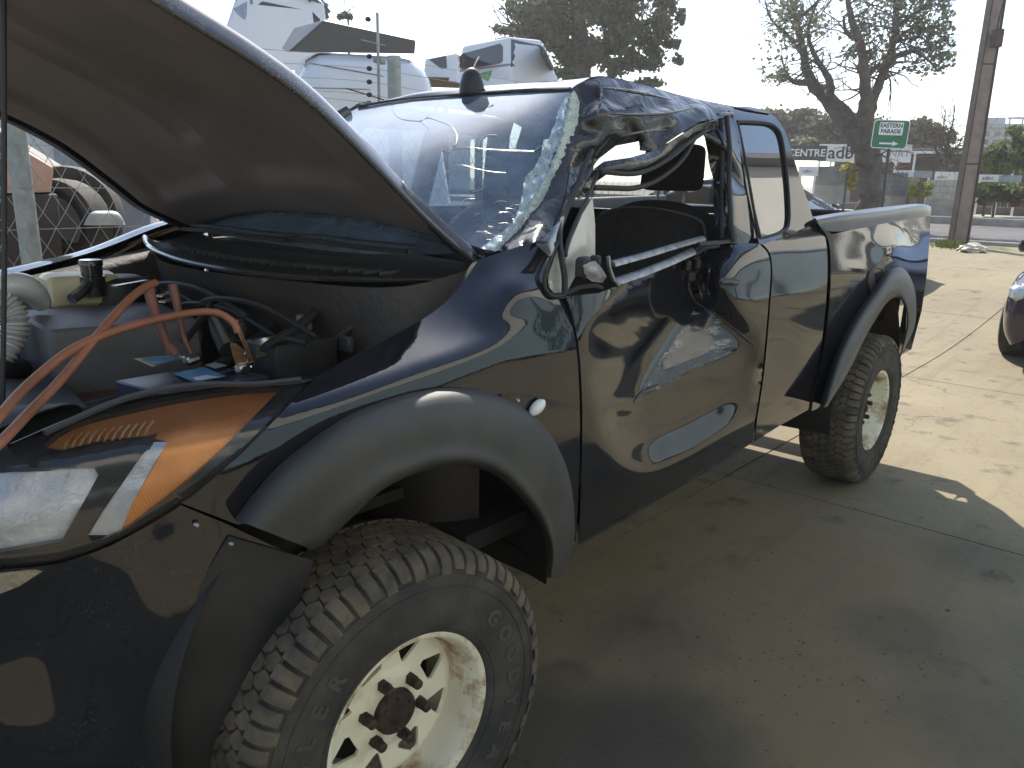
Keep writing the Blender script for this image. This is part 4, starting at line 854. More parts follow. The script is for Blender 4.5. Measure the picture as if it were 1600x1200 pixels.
for (y0, s) in ((-.37, 1), (.40, 1)):
    seat_col = FABRIC
    bmx = [[(1.84, y0-.24, 1.36), (1.80, y0-.10, 1.405), (1.80, y0+.10, 1.405), (1.84, y0+.24, 1.36)], [(1.72, y0-.26, 1.30), (1.69, y0-.10, 1.36), (1.69, y0+.10, 1.36), (1.72, y0+.26, 1.30)], [(1.66, y0-.27, 1.05), (1.65, y0-.1, 1.05), (1.65, y0+.1, 1.05), (1.66, y0+.27, 1.05)], [(1.55, y0-.26, .86), (1.54, y0-.1, .86), (1.54, y0+.1, .86), (1.55, y0+.26, .86)]]
    back = [[(1.95, y0-.24, 1.34), (1.94, y0-.10, 1.385), (1.94, y0+.10, 1.385), (1.95, y0+.24, 1.34)], [(1.93, y0-.25, .86), (1.93, y0+.25, .86)]]
    C = [resample(crv(c, 6), 16) for c in bmx]+[]
    # closed shell: front face, over the top, back face
    rows = [resample(crv(back[1], 6) if len(back[1]) > 2 else back[1], 16), C[0]*0+resample(crv(back[0], 6), 16)]+C
    V = []; F = []
    RR = smooth_rows(rows, 40)
    for r_ in RR: V += list(r_)
    for i in range(39):
        for j in range(15): F.append((i*16+j, i*16+j+1, (i+1)*16+j+1, (i+1)*16+j))
    for side in (0, 15):
        c_ = len(V); V.append(np.mean([RR[i][side] for i in range(40)], 0))
        for i in range(39): F.append((i*16+side, (i+1)*16+side, c_))
    o = obj('seat_back', V, F, FABRIC, truck); bm = bmesh.new(); bm.from_mesh(o.data); bmesh.ops.recalc_face_normals(bm, faces=bm.faces[:]); bm.to_mesh(o.data); bm.free()
    MB().tube(crv([(1.83, y0-.265, 1.15), (1.83, y0-.25, 1.33), (1.80, y0-.2, 1.385), (1.78, y0, 1.41), (1.80, y0+.2, 1.385), (1.83, y0+.25, 1.33)], 6), .005, 6).build('seat_piping', mat('pale_piping', (.22, .21, .2), .8), o)
    slab('seat_base', [(1.10, y0-.26), (1.62, y0-.26), (1.62, y0+.26), (1.10, y0+.26)], .72, .90, FABRIC, truck, .05)
    # headrest
    bm = bmesh.new(); bmesh.ops.create_cube(bm, size=1); bmesh.ops.bevel(bm, geom=bm.edges[:], offset=.22, segments=5, profile=.6, affect='EDGES')
    hv = [v.co.copy() for v in bm.verts]; bm.verts.index_update(); hf = [[v.index for v in f.verts] for f in bm.faces]; bm.free()
    cx = PY(1052, 262, y0) if y0 < 0 else np.array([1.9, y0, 1.55])
    V = [(cx[0]+v.x*.10+(.02*v.z), cx[1]+v.y*(.25-.02*v.z), cx[2]+v.z*.185) for v in hv]
    hr = obj('headrest', V, hf, FABRIC, truck)
    for dy in (-.062, .062): MB().tube([(cx[0]+.0, y0+dy, cx[2]-.07), (cx[0]-.01, y0+dy, cx[2]-.19)], .006, 8).build('headrest_post', STEEL, hr)
    for dy in (-.062, .062): MB().box((cx[0]-.01, y0+dy, cx[2]-.165), (.03, .03, .012), bev=.004).build('post_guide', PLAST, hr)
# far side body
def far_side(name, secs, hole_pts, m):
    v, F = triangulate([(x*100, z*100) for x, z in secs], [[(x*100, z*100) for x, z in h] for h in hole_pts], 9)
    zs = [q[1] for q in CABSEC]; ys = [-q[0] for q in CABSEC]
    V = [(a/100, np.interp(b2/100, zs, ys), b2/100) for a, b2 in v]
    return orient(name, V, F, m, truck, .02, toward=(1.5, 9, 1))
far_side('cab_far_side', [(.60, .52), (2.32, .52), (2.32, 1.40), (2.15, 1.80), (1.2, 1.80), (.62, 1.40)], [[(.92, 1.38), (1.62, 1.38), (1.62, 1.72), (1.27, 1.72)], [(1.74, 1.38), (2.14, 1.38), (2.04, 1.72), (1.74, 1.72)]], PAINT_D)
MB().tube(crv([(.47, .745, 1.33), (.80, .70, 1.57), (1.12, .63, 1.755)], 6), .028, 8).build('far_windscreen_pillar', PAINT_D, truck)
# sill under doors
loft('sill', [[(.60, -.86, .545), (1.3, -.865, .56), (2.30, -.865, .585)], [(.60, -.80, .48), (1.3, -.80, .495), (2.30, -.80, .53)], [(.6, -.6, .50), (1.3, -.6, .51), (2.3, -.6, .54)], [(.6, .8, .50), (1.3, .8, .51), (2.3, .8, .54)]], 30, PAINT_D, truck, rows=16, toward=(1.3, -3, -3))
b = MB(); b.box((1.7, -.42, .50), (4.6, .09, .13), bev=.01); b.build('chassis_rail', RUST, truck); b = MB(); b.box((1.7, .42, .50), (4.6, .09, .13), bev=.01); b.build('chassis_rail', RUST, truck)
b = MB(); b.tube([(3.22, -.7, .39), (3.22, .7, .39)], .05, 12); b.lathe([(0, -.1), (.1, -.09), (.14, 0), (.1, .09), (0, .1)], 16, 'Y', (3.22, 0, .39)); b.build('rear_axle', RUST, truck)
b = MB(); b.tube([(0, -.6, .39), (0, .6, .39)], .045, 12); b.build('front_axle', RUST, truck)
b = MB(); b.tube(crv([(.5, -.25, .42), (1.4, -.3, .42), (2.6, -.25, .45), (3.1, -.3, .55), (3.8, -.45, .5)], 6), .03, 10); b.build('exhaust_pipe', RUST, truck)

# --- cargo bed
arch = crv([(1268, 642), (1283, 632), (1303, 585), (1330, 532), (1362, 482), (1385, 456), (1404, 452), (1420, 470), (1425, 500), (1418, 540), (1406, 556)], 5)
bed_out = crv([(1280, 352), (1291, 368), (1297, 392), (1298, 440), (1294, 500), (1285, 560), (1273, 612), (1268, 642)], 5)+arch[1:]+[(1424, 546), (1440, 486)]+crv([(1448, 430), (1452, 380), (1454, 338)], 4)+crv([(1454, 338), (1440, 339), (1380, 349), (1300, 366)], 4)
fuel = crv([(1356, 440), (1358, 428), (1366, 420), (1376, 420), (1384, 430), (1386, 445), (1380, 458), (1370, 464), (1360, 458)], 3)
panel('bed_side', bed_out, BREF, PAINT, truck, step=5, solid=.004, fold='rbf', dents=[(1330, 420, 0), (1400, 380, -.014), (1380, 395, -.012), (1420, 372, .002), (1410, 400, -.012), (1435, 360, 0), (1360, 400, .0), (1320, 500, 0), (1310, 400, 0), (1370, 365, 0), (1395, 360, .0)])
panel('fuel_filler_recess', fuel, lambda a, b, d: BREF.hit(a, b, -.004), mat('filler_recess_grime', (.035, .025, .022), .6, col2=(.08, .04, .03)), truck, step=4, solid=.003)
MB().tube([BREF.hit(a, b2, -.005) for a, b2 in fuel+fuel[:1]], .006, 6).build('filler_rim', PLAST, truck)
flare('wheel_arch_flare', [
    [(1281, 634, -.90), (1303, 560, -.915), (1330, 503, -.922), (1360, 457, -.925), (1388, 421, -.925), (1412, 418, -.922), (1428, 446, -.915), (1432, 480, -.90), (1428, 514, -.89), (1409, 554, -.88)],
    [(1284, 636, -.95), (1308, 563, -.965), (1335, 508, -.972), (1364, 464, -.975), (1390, 431, -.975), (1411, 428, -.972), (1425, 452, -.965), (1428, 483, -.95), (1424, 515, -.94), (1408, 555, -.92)],
    [(1287, 637, -.975), (1317, 570, -.99), (1342, 518, -.995), (1367, 478, -.998), (1389, 448, -.998), (1408, 444, -.995), (1420, 464, -.985), (1423, 490, -.97), (1420, 516, -.96), (1407, 556, -.94)],
    [(1290, 636, -.97), (1324, 578, -.985), (1348, 529, -.99), (1369, 491, -.993), (1388, 466, -.993), (1404, 461, -.99), (1415, 477, -.98), (1418, 498, -.968), (1416, 519, -.955), (1406, 557, -.935)],
    [(1293, 635, -.87), (1327, 580, -.87), (1350, 532, -.87), (1371, 495, -.87), (1389, 470, -.87), (1404, 465, -.87), (1414, 480, -.87), (1416, 500, -.87), (1414, 520, -.87), (1406, 556, -.87)]], mat('faded_grey_plastic', (.10, .10, .10), .5, var=.2, scale=4, bump=.2, bscale=600, col2=(.075, .073, .07)), truck)
# rail cap
rl = [[(1284, 360, -.893), (1320, 361, -.905), (1380, 349.5, -.90), (1440, 339.5, -.885), (1454, 339, -.87)], [(1276, 344, -.88), (1320, 337, -.895), (1380, 331, -.892), (1440, 322.5, -.875), (1455, 326, -.86)], [(1273, 341, -.84), (1320, 333, -.85), (1380, 326.5, -.85), (1438, 319.5, -.84), (1452, 322, -.83)]]
RAILM = mat('satin_rail_cap', (.06, .06, .065), .28, var=.2, scale=6, bump=.05)
loft('bed_rail', [[tuple(PY(*q)) for q in c] for c in rl]+[[(2.3, -.82, 1.375), (3.0, -.82, 1.40), (3.92, -.80, 1.415)], [(2.3, -.80, 1.30), (3.0, -.80, 1.32), (3.92, -.78, 1.33)]], 40, RAILM, truck, rows=24, solid=.003, toward=(3, -2, 6))
loft('bed_rail', [[(2.34, .91, 1.33), (3.2, .91, 1.345), (3.97, .87, 1.36)], [(2.34, .90, 1.385), (3.2, .90, 1.40), (3.95, .86, 1.415)], [(2.34, .82, 1.385), (3.2, .82, 1.40), (3.93, .80, 1.415)], [(2.34, .80, 1.28), (3.2, .80, 1.30), (3.9, .78, 1.33)]], 30, PLAST, truck, rows=16, toward=(3, 0, 6))
b = MB()
b.box((3.12, .80, 1.07), (1.60, .02, .55)); b.build('bed_inner_wall', PLAST2, truck)
b = MB(); b.box((3.12, -.78, 1.07), (1.60, .02, .55)); b.build('bed_inner_wall', PLAST2, truck)
b = MB(); b.box((2.345, 0, 1.10), (.03, 1.60, .54), bev=.01); b.build('bed_front_wall', PAINT_D, truck)
b = MB(); b.box((3.15, 0, .82), (1.60, 1.54, .03)); b.build('bed_floor', PLAST2, truck)
tg = MB(); tg.box((3.93, 0, 1.10), (.05, 1.56, .54), bev=.02); tgo = tg.build('tailgate', PAINT_D, truck)
MB().box((3.96, 0, 1.22), (.012, .22, .08), bev=.004).build('tailgate_handle', PLAST2, tgo)
far = MB(); far.box((3.13, .905, 1.02), (1.64, .03, .62), bev=.01); far.build('bed_far_side', PAINT_D, truck)
b = MB(); b.box((4.0, 0, .64), (.14, 1.70, .16), bev=.03); b.build('rear_bumper', STEEL, truck)
for s in (-1, 1):
    q = [[(3.90, s*.862, 1.36), (3.95, s*.84, 1.362), (3.985, s*.78, 1.36)], [(3.895, s*.89, 1.25), (3.965, s*.865, 1.25), (4.0, s*.79, 1.25)], [(3.89, s*.895, 1.05), (3.965, s*.87, 1.05), (4.0, s*.79, 1.05)], [(3.89, s*.885, .93), (3.955, s*.86, .93), (3.985, s*.79, .93)]]
    loft('tail_lamp', q, 14, mat('clear_red_tail_lamp', (.62, .60, .60), .12, scale=7, coat=.6, col2=(.45, .25, .24)), truck, rows=18, solid=.004, toward=(5, s*4, 1.2))
loft('bed_rear_corner', [[(3.88, -.885, .95), (3.95, -.862, .95), (3.98, -.80, .95)], [(3.86, -.885, .80), (3.94, -.86, .80), (3.97, -.80, .80)], [(3.84, -.875, .66), (3.93, -.85, .66), (3.96, -.8, .66)]], 12, PAINT_D, truck, rows=10, solid=.004, toward=(5, -4, 1))
V = []; F = []; n = 30
for i in range(n+1):
    a = math.radians(-20+220*i/n)
    for yy, rr in ((-.87, .50), (-.62, .51), (-.50, .46)): V.append((3.24+rr*math.cos(a), yy, .52+rr*math.sin(a)))
for i in range(n):
    for k in range(2): F.append((i*3+k, i*3+k+1, i*3+4+k, i*3+3+k))
MB().add(V, F).build('wheel_housing', PLAST2, truck, fix=False)

# --- wheels
def letter_arc(body, r, a0, step, size, y):
    out = []
    for k, ch in enumerate(body):
        V, F = text_mesh(ch, size, .0016, .0022); a = a0-k*step; mb = MB()
        R_ = Matrix.Rotation(a-math.pi/2, 3, 'Z'); VV = []
        for v in V:
            w = R_ @ Vector((v.x, v.y, 0)); w += Vector((r*math.cos(a), r*math.sin(a), 0)); VV.append((w.x, y-v.z, w.y))
        mb.add(VV, [f[::-1] for f in F]); out.append(mb)
    return out
HUBM = mat('grimy_hub_steel', (.035, .024, .02), .6, .3, scale=30, bump=.4, bscale=90, col2=(.07, .045, .03))
def make_wheel(loc, steer, camber, roll, parent, flip=False, lettering=True):
    M = Matrix.Translation(loc) @ Matrix.Rotation(steer, 4, 'Z') @ Matrix.Rotation(camber, 4, 'X') @ Matrix.Rotation(math.pi if flip else 0, 4, 'Z') @ Matrix.Rotation(roll, 4, 'Y')
    w = empty('wheel'); w.parent = parent
    def put(mb, name, m, par=w, angle=40, fix=True):
        mb.V = [tuple(M @ Vector(v)) for v in mb.V]; return mb.build(name, m, par, True, angle, fix)
    t = MB()
    prof = [(.205, -.112), (.214, -.124), (.232, -.130), (.262, -.1355), (.300, -.1365), (.335, -.133), (.356, -.127), (.368, -.118), (.377, -.100), (.381, -.06), (.382, 0), (.381, .06), (.377, .10), (.366, .118), (.335, .133), (.29, .136), (.24, .13), (.205, .112)]
    pr = crv(prof, 3); t.lathe([tuple(p) for p in pr], 96, 'Y')
    # ribs round the side wall
    for r_, yy in ((.226, -.128), (.318, -.1345), (.342, -.131)):
        t.lathe([(r_-.003, yy+.003), (r_-.0015, yy-.003), (r_+.0015, yy-.003), (r_+.003, yy+.003)], 96, 'Y')
    tyre = put(t, 'tyre', TYRE, fix=False)
    # tread blocks
    tb = MB(); N_ = 64
    def block(poly, r0, r1, yfun=None):
        n_ = len(poly); V = []
        for rr, sc in ((r0, 1.0), (r1, .955)):
            cx = sum(p[0] for p in poly)/n_; cy = sum(p[1] for p in poly)/n_
            for a, y in poly:
                a2 = cx+(a-cx)*sc; y2 = cy+(y-cy)*sc; rad = rr-.0022*(abs(y2)/.1)**3*2
                V.append((rad*math.cos(a2), y2, rad*math.sin(a2)))
        F = [tuple(range(n_, 2*n_))]+[(i, (i+1) % n_, n_+(i+1) % n_, n_+i) for i in range(n_)]
        tb.add(V, F)
    dA = 2*math.pi/N_
    for k in range(N_):
        a = k*dA
        for row, (yc, hw) in enumerate(((-.072, .0185), (-.036, .0172), (0.0, .0172), (.036, .0172), (.072, .0185))):
            o = a+dA*(.5 if row % 2 else 0); s_ = .50*dA; sk = .14*dA*(1 if row < 2.5 else -1)
            block([(o-s_*.7, yc-hw), (o+s_*.25+sk, yc-hw*1.08), (o+s_, yc-hw*.25), (o+s_*.72, yc+hw*.9), (o-s_*.25+sk, yc+hw*1.08), (o-s_, yc+hw*.2)], .3825, .3900)
        for s in (-1, 1):                       # shoulder lugs running down the side wall
            o = a+dA*.25; h_ = .36*dA; V = []
            long = .344 if k % 2 else .354
            secs = [(.3895, .092), (.3865, .107), (.3765, .122), (.362, .1315), (long, .1355)]
            for r_, y in secs:
                for sg in (-1, 1): V.append((r_*math.cos(o+sg*h_), s*y, r_*math.sin(o+sg*h_)))
            for r_, y in ((.378, .090), (.376, .101), (.369, .115), (.357, .126), (long, .131)):
                for sg in (-1, 1): V.append((r_*math.cos(o+sg*h_*1.12), s*y, r_*math.sin(o+sg*h_*1.12)))
            F = []
            for i in range(4): F += [(2*i, 2*i+1, 2*i+3, 2*i+2), (2*i, 2*i+2, 12+2*i, 10+2*i), (2*i+1, 11+2*i, 13+2*i, 2*i+3)]
            F += [(0, 10, 11, 1), (8, 9, 19, 18)]
            tb.add(V, F)
    put(tb, 'tread', TREAD, tyre, angle=25)
    if lettering:
        Mi = Matrix.Identity(4)
        for body, a0, st_ in (('GOODYEAR', math.radians(72), math.radians(13.2)), ('WRANGLER', math.radians(252), math.radians(12.5))):
            for lm in letter_arc(body, .278, a0, st_, .050, -.1365): put(lm, 'letter', LETTER, tyre, fix=False)
    rim = MB()
    rp = [(.196, .11), (.190, .08), (.172, .06), (.172, -.015), (.178, -.045), (.185, -.085), (.192, -.108), (.198, -.116), (.207, -.1185), (.2115, -.117), (.213, -.112), (.210, -.106)]
    rim.lathe([tuple(p) for p in crv(rp, 3)], 72, 'Y'); rimo = put(rim, 'rim', RIM, fix=False)
    # dished centre with triangular windows
    out = [(175*math.cos(t), 175*math.sin(t)) for t in np.linspace(0, 2*math.pi, 72, endpoint=False)]
    hub_h = [(38*math.cos(t), 38*math.sin(t)) for t in np.linspace(0, 2*math.pi, 24, endpoint=False)]
    holes = [hub_h]
    for k in range(8):
        a = k*math.pi/4+.2
        tri = [(160, -.19), (162, 0), (160, .19), (150, .21), (110, .06), (104, 0), (110, -.06), (150, -.21)] if k % 2 == 0 else [(160, -.05), (161, 0), (160, .05), (118, .27), (107, .24), (104, 0), (107, -.24), (118, -.27)]
        holes.append([(r_*math.cos(a+d_), r_*math.sin(a+d_)) for r_, d_ in tri])
    v, F = triangulate(out, holes, 9)
    def dish(x, z):
        r_ = math.hypot(x, z)/1000; return -.030+.5*max(0, r_-.160)-.014*max(0, 1-(r_/.095)**4)
    dm = MB(); dm.add([(x/1000, dish(x, z), z/1000) for x, z in v], [f for f in F])
    dm.V, dm.F = thicken(dm.V, dm.F, .008, 0); d = put(dm, 'rim_centre', RIMC, rimo, fix=False)
    hubm = MB(); hubm.lathe([(.0, -.080), (.014, -.080), (.018, -.074), (.021, -.066), (.046, -.064), (.051, -.058), (.053, -.04), (.053, .03), (.0, .03)], 32, 'Y')
    for k in range(6):
        a = k*math.pi/3; hubm.tube([(.036*math.cos(a), -.062, .036*math.sin(a)), (.036*math.cos(a), -.067, .034*math.sin(a))], .005, 6)
    put(hubm, 'hub', HUBM)
    for k in range(6):
        a = k*math.pi/3+.35; c = (.073*math.cos(a), .073*math.sin(a)); nb = MB()
        nb.tube([(c[0], -.036, c[1]), (c[0], -.056, c[1])], .0145, 6); nb.tube([(c[0], -.056, c[1]), (c[0], -.076, c[1]), (c[0], -.080, c[1])], [.0120, .0115, .007], 10)
        put(nb, 'lug_nut', HUBM)
    dr = MB(); dr.lathe([(0, .035), (.155, .035), (.155, .06), (0, .06)], 30, 'Y'); put(dr, 'brake_disc', PLAST2)
    return w
make_wheel((0.0, -.88, .376), math.radians(-5), 0, .55, truck)
make_wheel((3.22, -.815, .392), 0, 0, 1.2, truck)
make_wheel((0.0, .815, .392), math.radians(0), 0, .9, truck, flip=True, lettering=False)
make_wheel((3.22, .815, .392), 0, 0, .3, truck, flip=True, lettering=False)

# --- jumper leads lying across the bay
LEAD = mat('faded_red_lead', (.34, .135, .075), .5, scale=12, col2=(.25, .10, .055)); CLAMP = mat('faded_red_clamp_grip', (.21, .075, .06), .55, scale=12, col2=(.15, .055, .045)); BRASS = mat('copper_clamp_jaw', (.62, .34, .17), .32, .85, scale=20, col2=(.45, .26, .15))
leads = empty('jumper_leads', tuple(PZ(300, 560, 1.08)))
tag(leads, 'pair of faded red jumper leads clamped to the battery in the open engine bay', 'jumper leads')
def pl(l): return [PY(*q) for q in crv(l, 8)]
OUT1 = [(-1.9, -1.15, .012), (-1.45, -1.12, .012), (-1.18, -1.0, .02), (-1.02, -.9, .12), (-.90, -.84, .5), (-.80, -.82, .9), (-.73, -.81, 1.09)]
OUT2 = [(-1.9, -1.27, .012), (-1.4, -1.2, .012), (-1.1, -1.08, .02), (-.95, -.94, .12), (-.84, -.87, .5), (-.755, -.84, .88), (-.70, -.815, 1.075)]
def lead(ground, l): return crv([tuple(q) for q in ground]+[tuple(PY(*q)) for q in l], 8)
MB().tube(lead(OUT1, [(-20, 670, -.80), (40, 605, -.66), (110, 548, -.56), (180, 517, -.50), (250, 498, -.46), (305, 488, -.44), (340, 489, -.45), (364, 503, -.47), (372, 520, -.48)]), .0085, 10).build('cable', LEAD, leads)
MB().tube(lead(OUT2, [(0, 692, -.80), (50, 640, -.68), (100, 588, -.60), (160, 515, -.50), (200, 470, -.42), (225, 450, -.38), (243, 442, -.36)]), .0085, 10).build('cable', LEAD, leads)
def grip(name, pts, rads, m): MB().tube(pl(pts), resample([[r_] for r_ in rads], len(crv(pts, 8)))[:, 0], 10, flat=.8).build(name, m, leads)
grip('clamp_handle', [(232, 447, -.36), (240, 480, -.375), (254, 518, -.39), (266, 552, -.40)], [.014, .0145, .0125, .010], CLAMP)
grip('clamp_handle', [(270, 445, -.35), (277, 478, -.365), (285, 520, -.385), (298, 552, -.40)], [.013, .0125, .010, .006], CLAMP)
for y_, r_ in ((452, .0165), (512, .014)):
    MB().tube(pl([(232+(y_-447)*.24, y_, -.362), (233+(y_-447)*.24, y_+5, -.364)]), r_, 10, flat=.8).build('clamp_collar', CLAMP, leads)
grip('clamp_jaw', [(262, 540, -.395), (272, 550, -.41), (276, 556, -.42)], [.012, .012, .006], CLAMP)
def plate(name, px, Y, m, th=.004):
    q = [PY(a, b2, Y+(.0 if i % 2 else .004)) for i, (a, b2) in enumerate(px)]; n_ = len(q)
    obj(name, q, [tuple(range(n_))], m, leads, False, th, offset=0)
plate('clamp_jaw', [(366, 510), (376, 513), (390, 545), (398, 568), (388, 562), (378, 535)], -.475, BRASS, .012)
plate('clamp_jaw', [(360, 538), (370, 541), (388, 556), (386, 566), (378, 575), (368, 566)], -.50, BRASS, .014)
MB().tube(pl([(334, 492, -.43), (344, 512, -.44), (356, 538, -.46)]), [.020]*17, 12, flat=.7).build('clamp_handle', mat('dark_green_grip', (.025, .035, .030), .5), leads)
MB().box(PY(383, 553, -.507), (.008, .008, .008), bev=.002).build('clamp_rivet', STEEL, leads)
# ------------------------------------------------------------------ ground
def gz(x, y): t = min(max((x-6.5)/8.0, 0), 1); u2 = min(max((x-22)/10.0, 0), 1); return .46*t*t*(3-2*t)+.22*u2
def struct(o): o['kind'] = 'structure'; return o
def conc():
    m, N, L, B = nodes_of('weathered_concrete')
    g = N.new('ShaderNodeNewGeometry'); P = g.outputs['Position']
    n = noise(N, L, .9, 8, .65, vec=P); r = ramp(N, L, n.outputs['Fac'], .35, .7, (.275, .23, .14, 1), (.20, .163, .098, 1))
    n2 = noise(N, L, 16, 6, .7, vec=P); r2 = ramp(N, L, n2.outputs['Fac'], .55, .72)
    m2 = N.new('ShaderNodeMath'); m2.operation = 'MULTIPLY'; m2.inputs[1].default_value = .45; L.new(r2.outputs[0], m2.inputs[0])
    c = mixc(N, L, m2.outputs[0], r.outputs[0], (.095, .082, .058))
    n3 = noise(N, L, 4.5, 4, .55, vec=P); r3 = ramp(N, L, n3.outputs['Fac'], .585, .70)
    m3 = N.new('ShaderNodeMath'); m3.operation = 'MULTIPLY'; m3.inputs[1].default_value = .7; L.new(r3.outputs[0], m3.inputs[0])
    c = mixc(N, L, m3.outputs[0], c, (.06, .05, .038))
    v = N.new('ShaderNodeTexVoronoi'); v.inputs['Scale'].default_value = 11; L.new(P, v.inputs['Vector']); r4 = ramp(N, L, v.outputs['Distance'], .05, .11, (1, 1, 1, 1), (0, 0, 0, 1))
    n5 = noise(N, L, 2.2, 2, .5, vec=P); r5 = ramp(N, L, n5.outputs['Fac'], .5, .62); m5 = N.new('ShaderNodeMath'); m5.operation = 'MULTIPLY'; L.new(r4.outputs[0], m5.inputs[0]); L.new(r5.outputs[0], m5.inputs[1])
    c = mixc(N, L, m5.outputs[0], c, (.05, .045, .04))
    for (x, y, rad) in ((1.35, -1.05, .55), (2.3, -.9, .5), (.9, -1.35, .4)):      # brown patches on the concrete beside the truck
        sv = N.new('ShaderNodeVectorMath'); sv.operation = 'DISTANCE'; sv.inputs[1].default_value = (x, y, 0); n8 = noise(N, L, 3, 5, .6, vec=P)
        nn = N.new('ShaderNodeVectorMath'); nn.operation = 'MULTIPLY_ADD'; L.new(n8.outputs['Color'], nn.inputs[0]); nn.inputs[1].default_value = (.5, .5, 0); L.new(P, nn.inputs[2]); L.new(nn.outputs[0], sv.inputs[0])
        rr = ramp(N, L, sv.outputs['Value'], rad*.5, rad*1.2+.3, (.75, .75, .75, 1), (0, 0, 0, 1)); c = mixc(N, L, rr.outputs[0], c, (.22, .155, .07))
    # oil stains: soft spots at fixed places on the yard
    for (x, y, rad, s) in ((.62, -.86, .32, .75), (.95, -1.05, .16, .6), (1.3, -.75, .2, .35), (2.1, -1.9, .3, .3), (1.9, -1.4, .18, .35), (.75, -1.25, .22, .5), (1.55, -1.75, .25, .4), (2.75, -1.5, .2, .35)):
        sv = N.new('ShaderNodeVectorMath'); sv.operation = 'DISTANCE'; sv.inputs[1].default_value = (x, y, 0)
        nn = N.new('ShaderNodeVectorMath'); nn.operation = 'MULTIPLY_ADD'; n6 = noise(N, L, 6, 4, .6, vec=P); L.new(n6.outputs['Color'], nn.inputs[0]); nn.inputs[1].default_value = (.22, .22, 0); L.new(P, nn.inputs[2])
        L.new(nn.outputs[0], sv.inputs[0]); rr = ramp(N, L, sv.outputs['Value'], rad*.55, rad*1.1+.1, (s, s, s, 1), (0, 0, 0, 1)); c = mixc(N, L, rr.outputs[0], c, (.035, .03, .025))
    vc = N.new('ShaderNodeTexVoronoi'); vc.feature = 'DISTANCE_TO_EDGE'; vc.inputs['Scale'].default_value = .75; nd = noise(N, L, 2.5, 6, .7, vec=P)   # hairline cracks
    nv = N.new('ShaderNodeVectorMath'); nv.operation = 'MULTIPLY_ADD'; L.new(nd.outputs['Color'], nv.inputs[0]); nv.inputs[1].default_value = (.7, .7, 0); L.new(P, nv.inputs[2]); L.new(nv.outputs[0], vc.inputs['Vector'])
    rc = ramp(N, L, vc.outputs['Distance'], .0008, .0035, (1, 1, 1, 1), (0, 0, 0, 1)); nm = noise(N, L, .6, 2, .5, vec=P); rm = ramp(N, L, nm.outputs['Fac'], .57, .66); mc = N.new('ShaderNodeMath'); mc.operation = 'MULTIPLY'; L.new(rc.outputs[0], mc.inputs[0]); L.new(rm.outputs[0], mc.inputs[1])
    c = mixc(N, L, mc.outputs[0], c, (.035, .03, .025))
    ng = noise(N, L, 210, 3, .7, vec=P); rg = ramp(N, L, ng.outputs['Fac'], .42, .62); mg = N.new('ShaderNodeMath'); mg.operation = 'MULTIPLY'; mg.inputs[1].default_value = .30; L.new(rg.outputs[0], mg.inputs[0]); c = mixc(N, L, mg.outputs[0], c, (.10, .088, .065))   # aggregate
    ns = noise(N, L, 1.0, 5, .6, vec=None); mpS = N.new('ShaderNodeMapping'); mpS.inputs['Scale'].default_value = (.35, 5.0, 1); L.new(P, mpS.inputs[0]); L.new(mpS.outputs[0], ns.inputs['Vector']); rs = ramp(N, L, ns.outputs['Fac'], .55, .72); ms = N.new('ShaderNodeMath'); ms.operation = 'MULTIPLY'; ms.inputs[1].default_value = .35; L.new(rs.outputs[0], ms.inputs[0]); c = mixc(N, L, ms.outputs[0], c, (.07, .06, .048))   # tyre marks along the drive
    L.new(c, B.inputs['Base Color']); B.inputs['Roughness'].default_value = .88
    n7 = noise(N, L, 70, 6, .7, vec=P); b = N.new('ShaderNodeBump'); b.inputs['Strength'].default_value = .35; b.inputs['Distance'].default_value = .01; L.new(n7.outputs['Fac'], b.inputs['Height'])
    b2 = N.new('ShaderNodeBump'); b2.inputs['Strength'].default_value = .4; b2.inputs['Distance'].default_value = .02; L.new(n3.outputs['Fac'], b2.inputs['Height']); L.new(b.outputs[0], b2.inputs['Normal']); L.new(b2.outputs[0], B.inputs['Normal'])
    return m
CONC = conc()
def grid_sheet(name, xs, ys, zf, m):
    V = [(x, y, zf(x, y)) for x in xs for y in ys]; ny = len(ys)
    F = [(i*ny+j, (i+1)*ny+j, (i+1)*ny+j+1, i*ny+j+1) for i in range(len(xs)-1) for j in range(ny-1)]
    return struct(obj(name, V, F, m, None, True))
DIRT = mat('dry_ground_dirt', (.22, .19, .14), .95, scale=.8, bump=.4, bscale=20, col2=(.15, .125, .09))
xs = [-900, -200, -60, -30, -15]+list(np.linspace(-8, 34, 43))+[45, 70, 150, 400, 1200]
grid_sheet('ground', xs, [-900, -200, -60, -30, -12, -4, 0, 4, 12, 30, 60, 200, 900], lambda x, y: gz(x, y)-.045, DIRT)
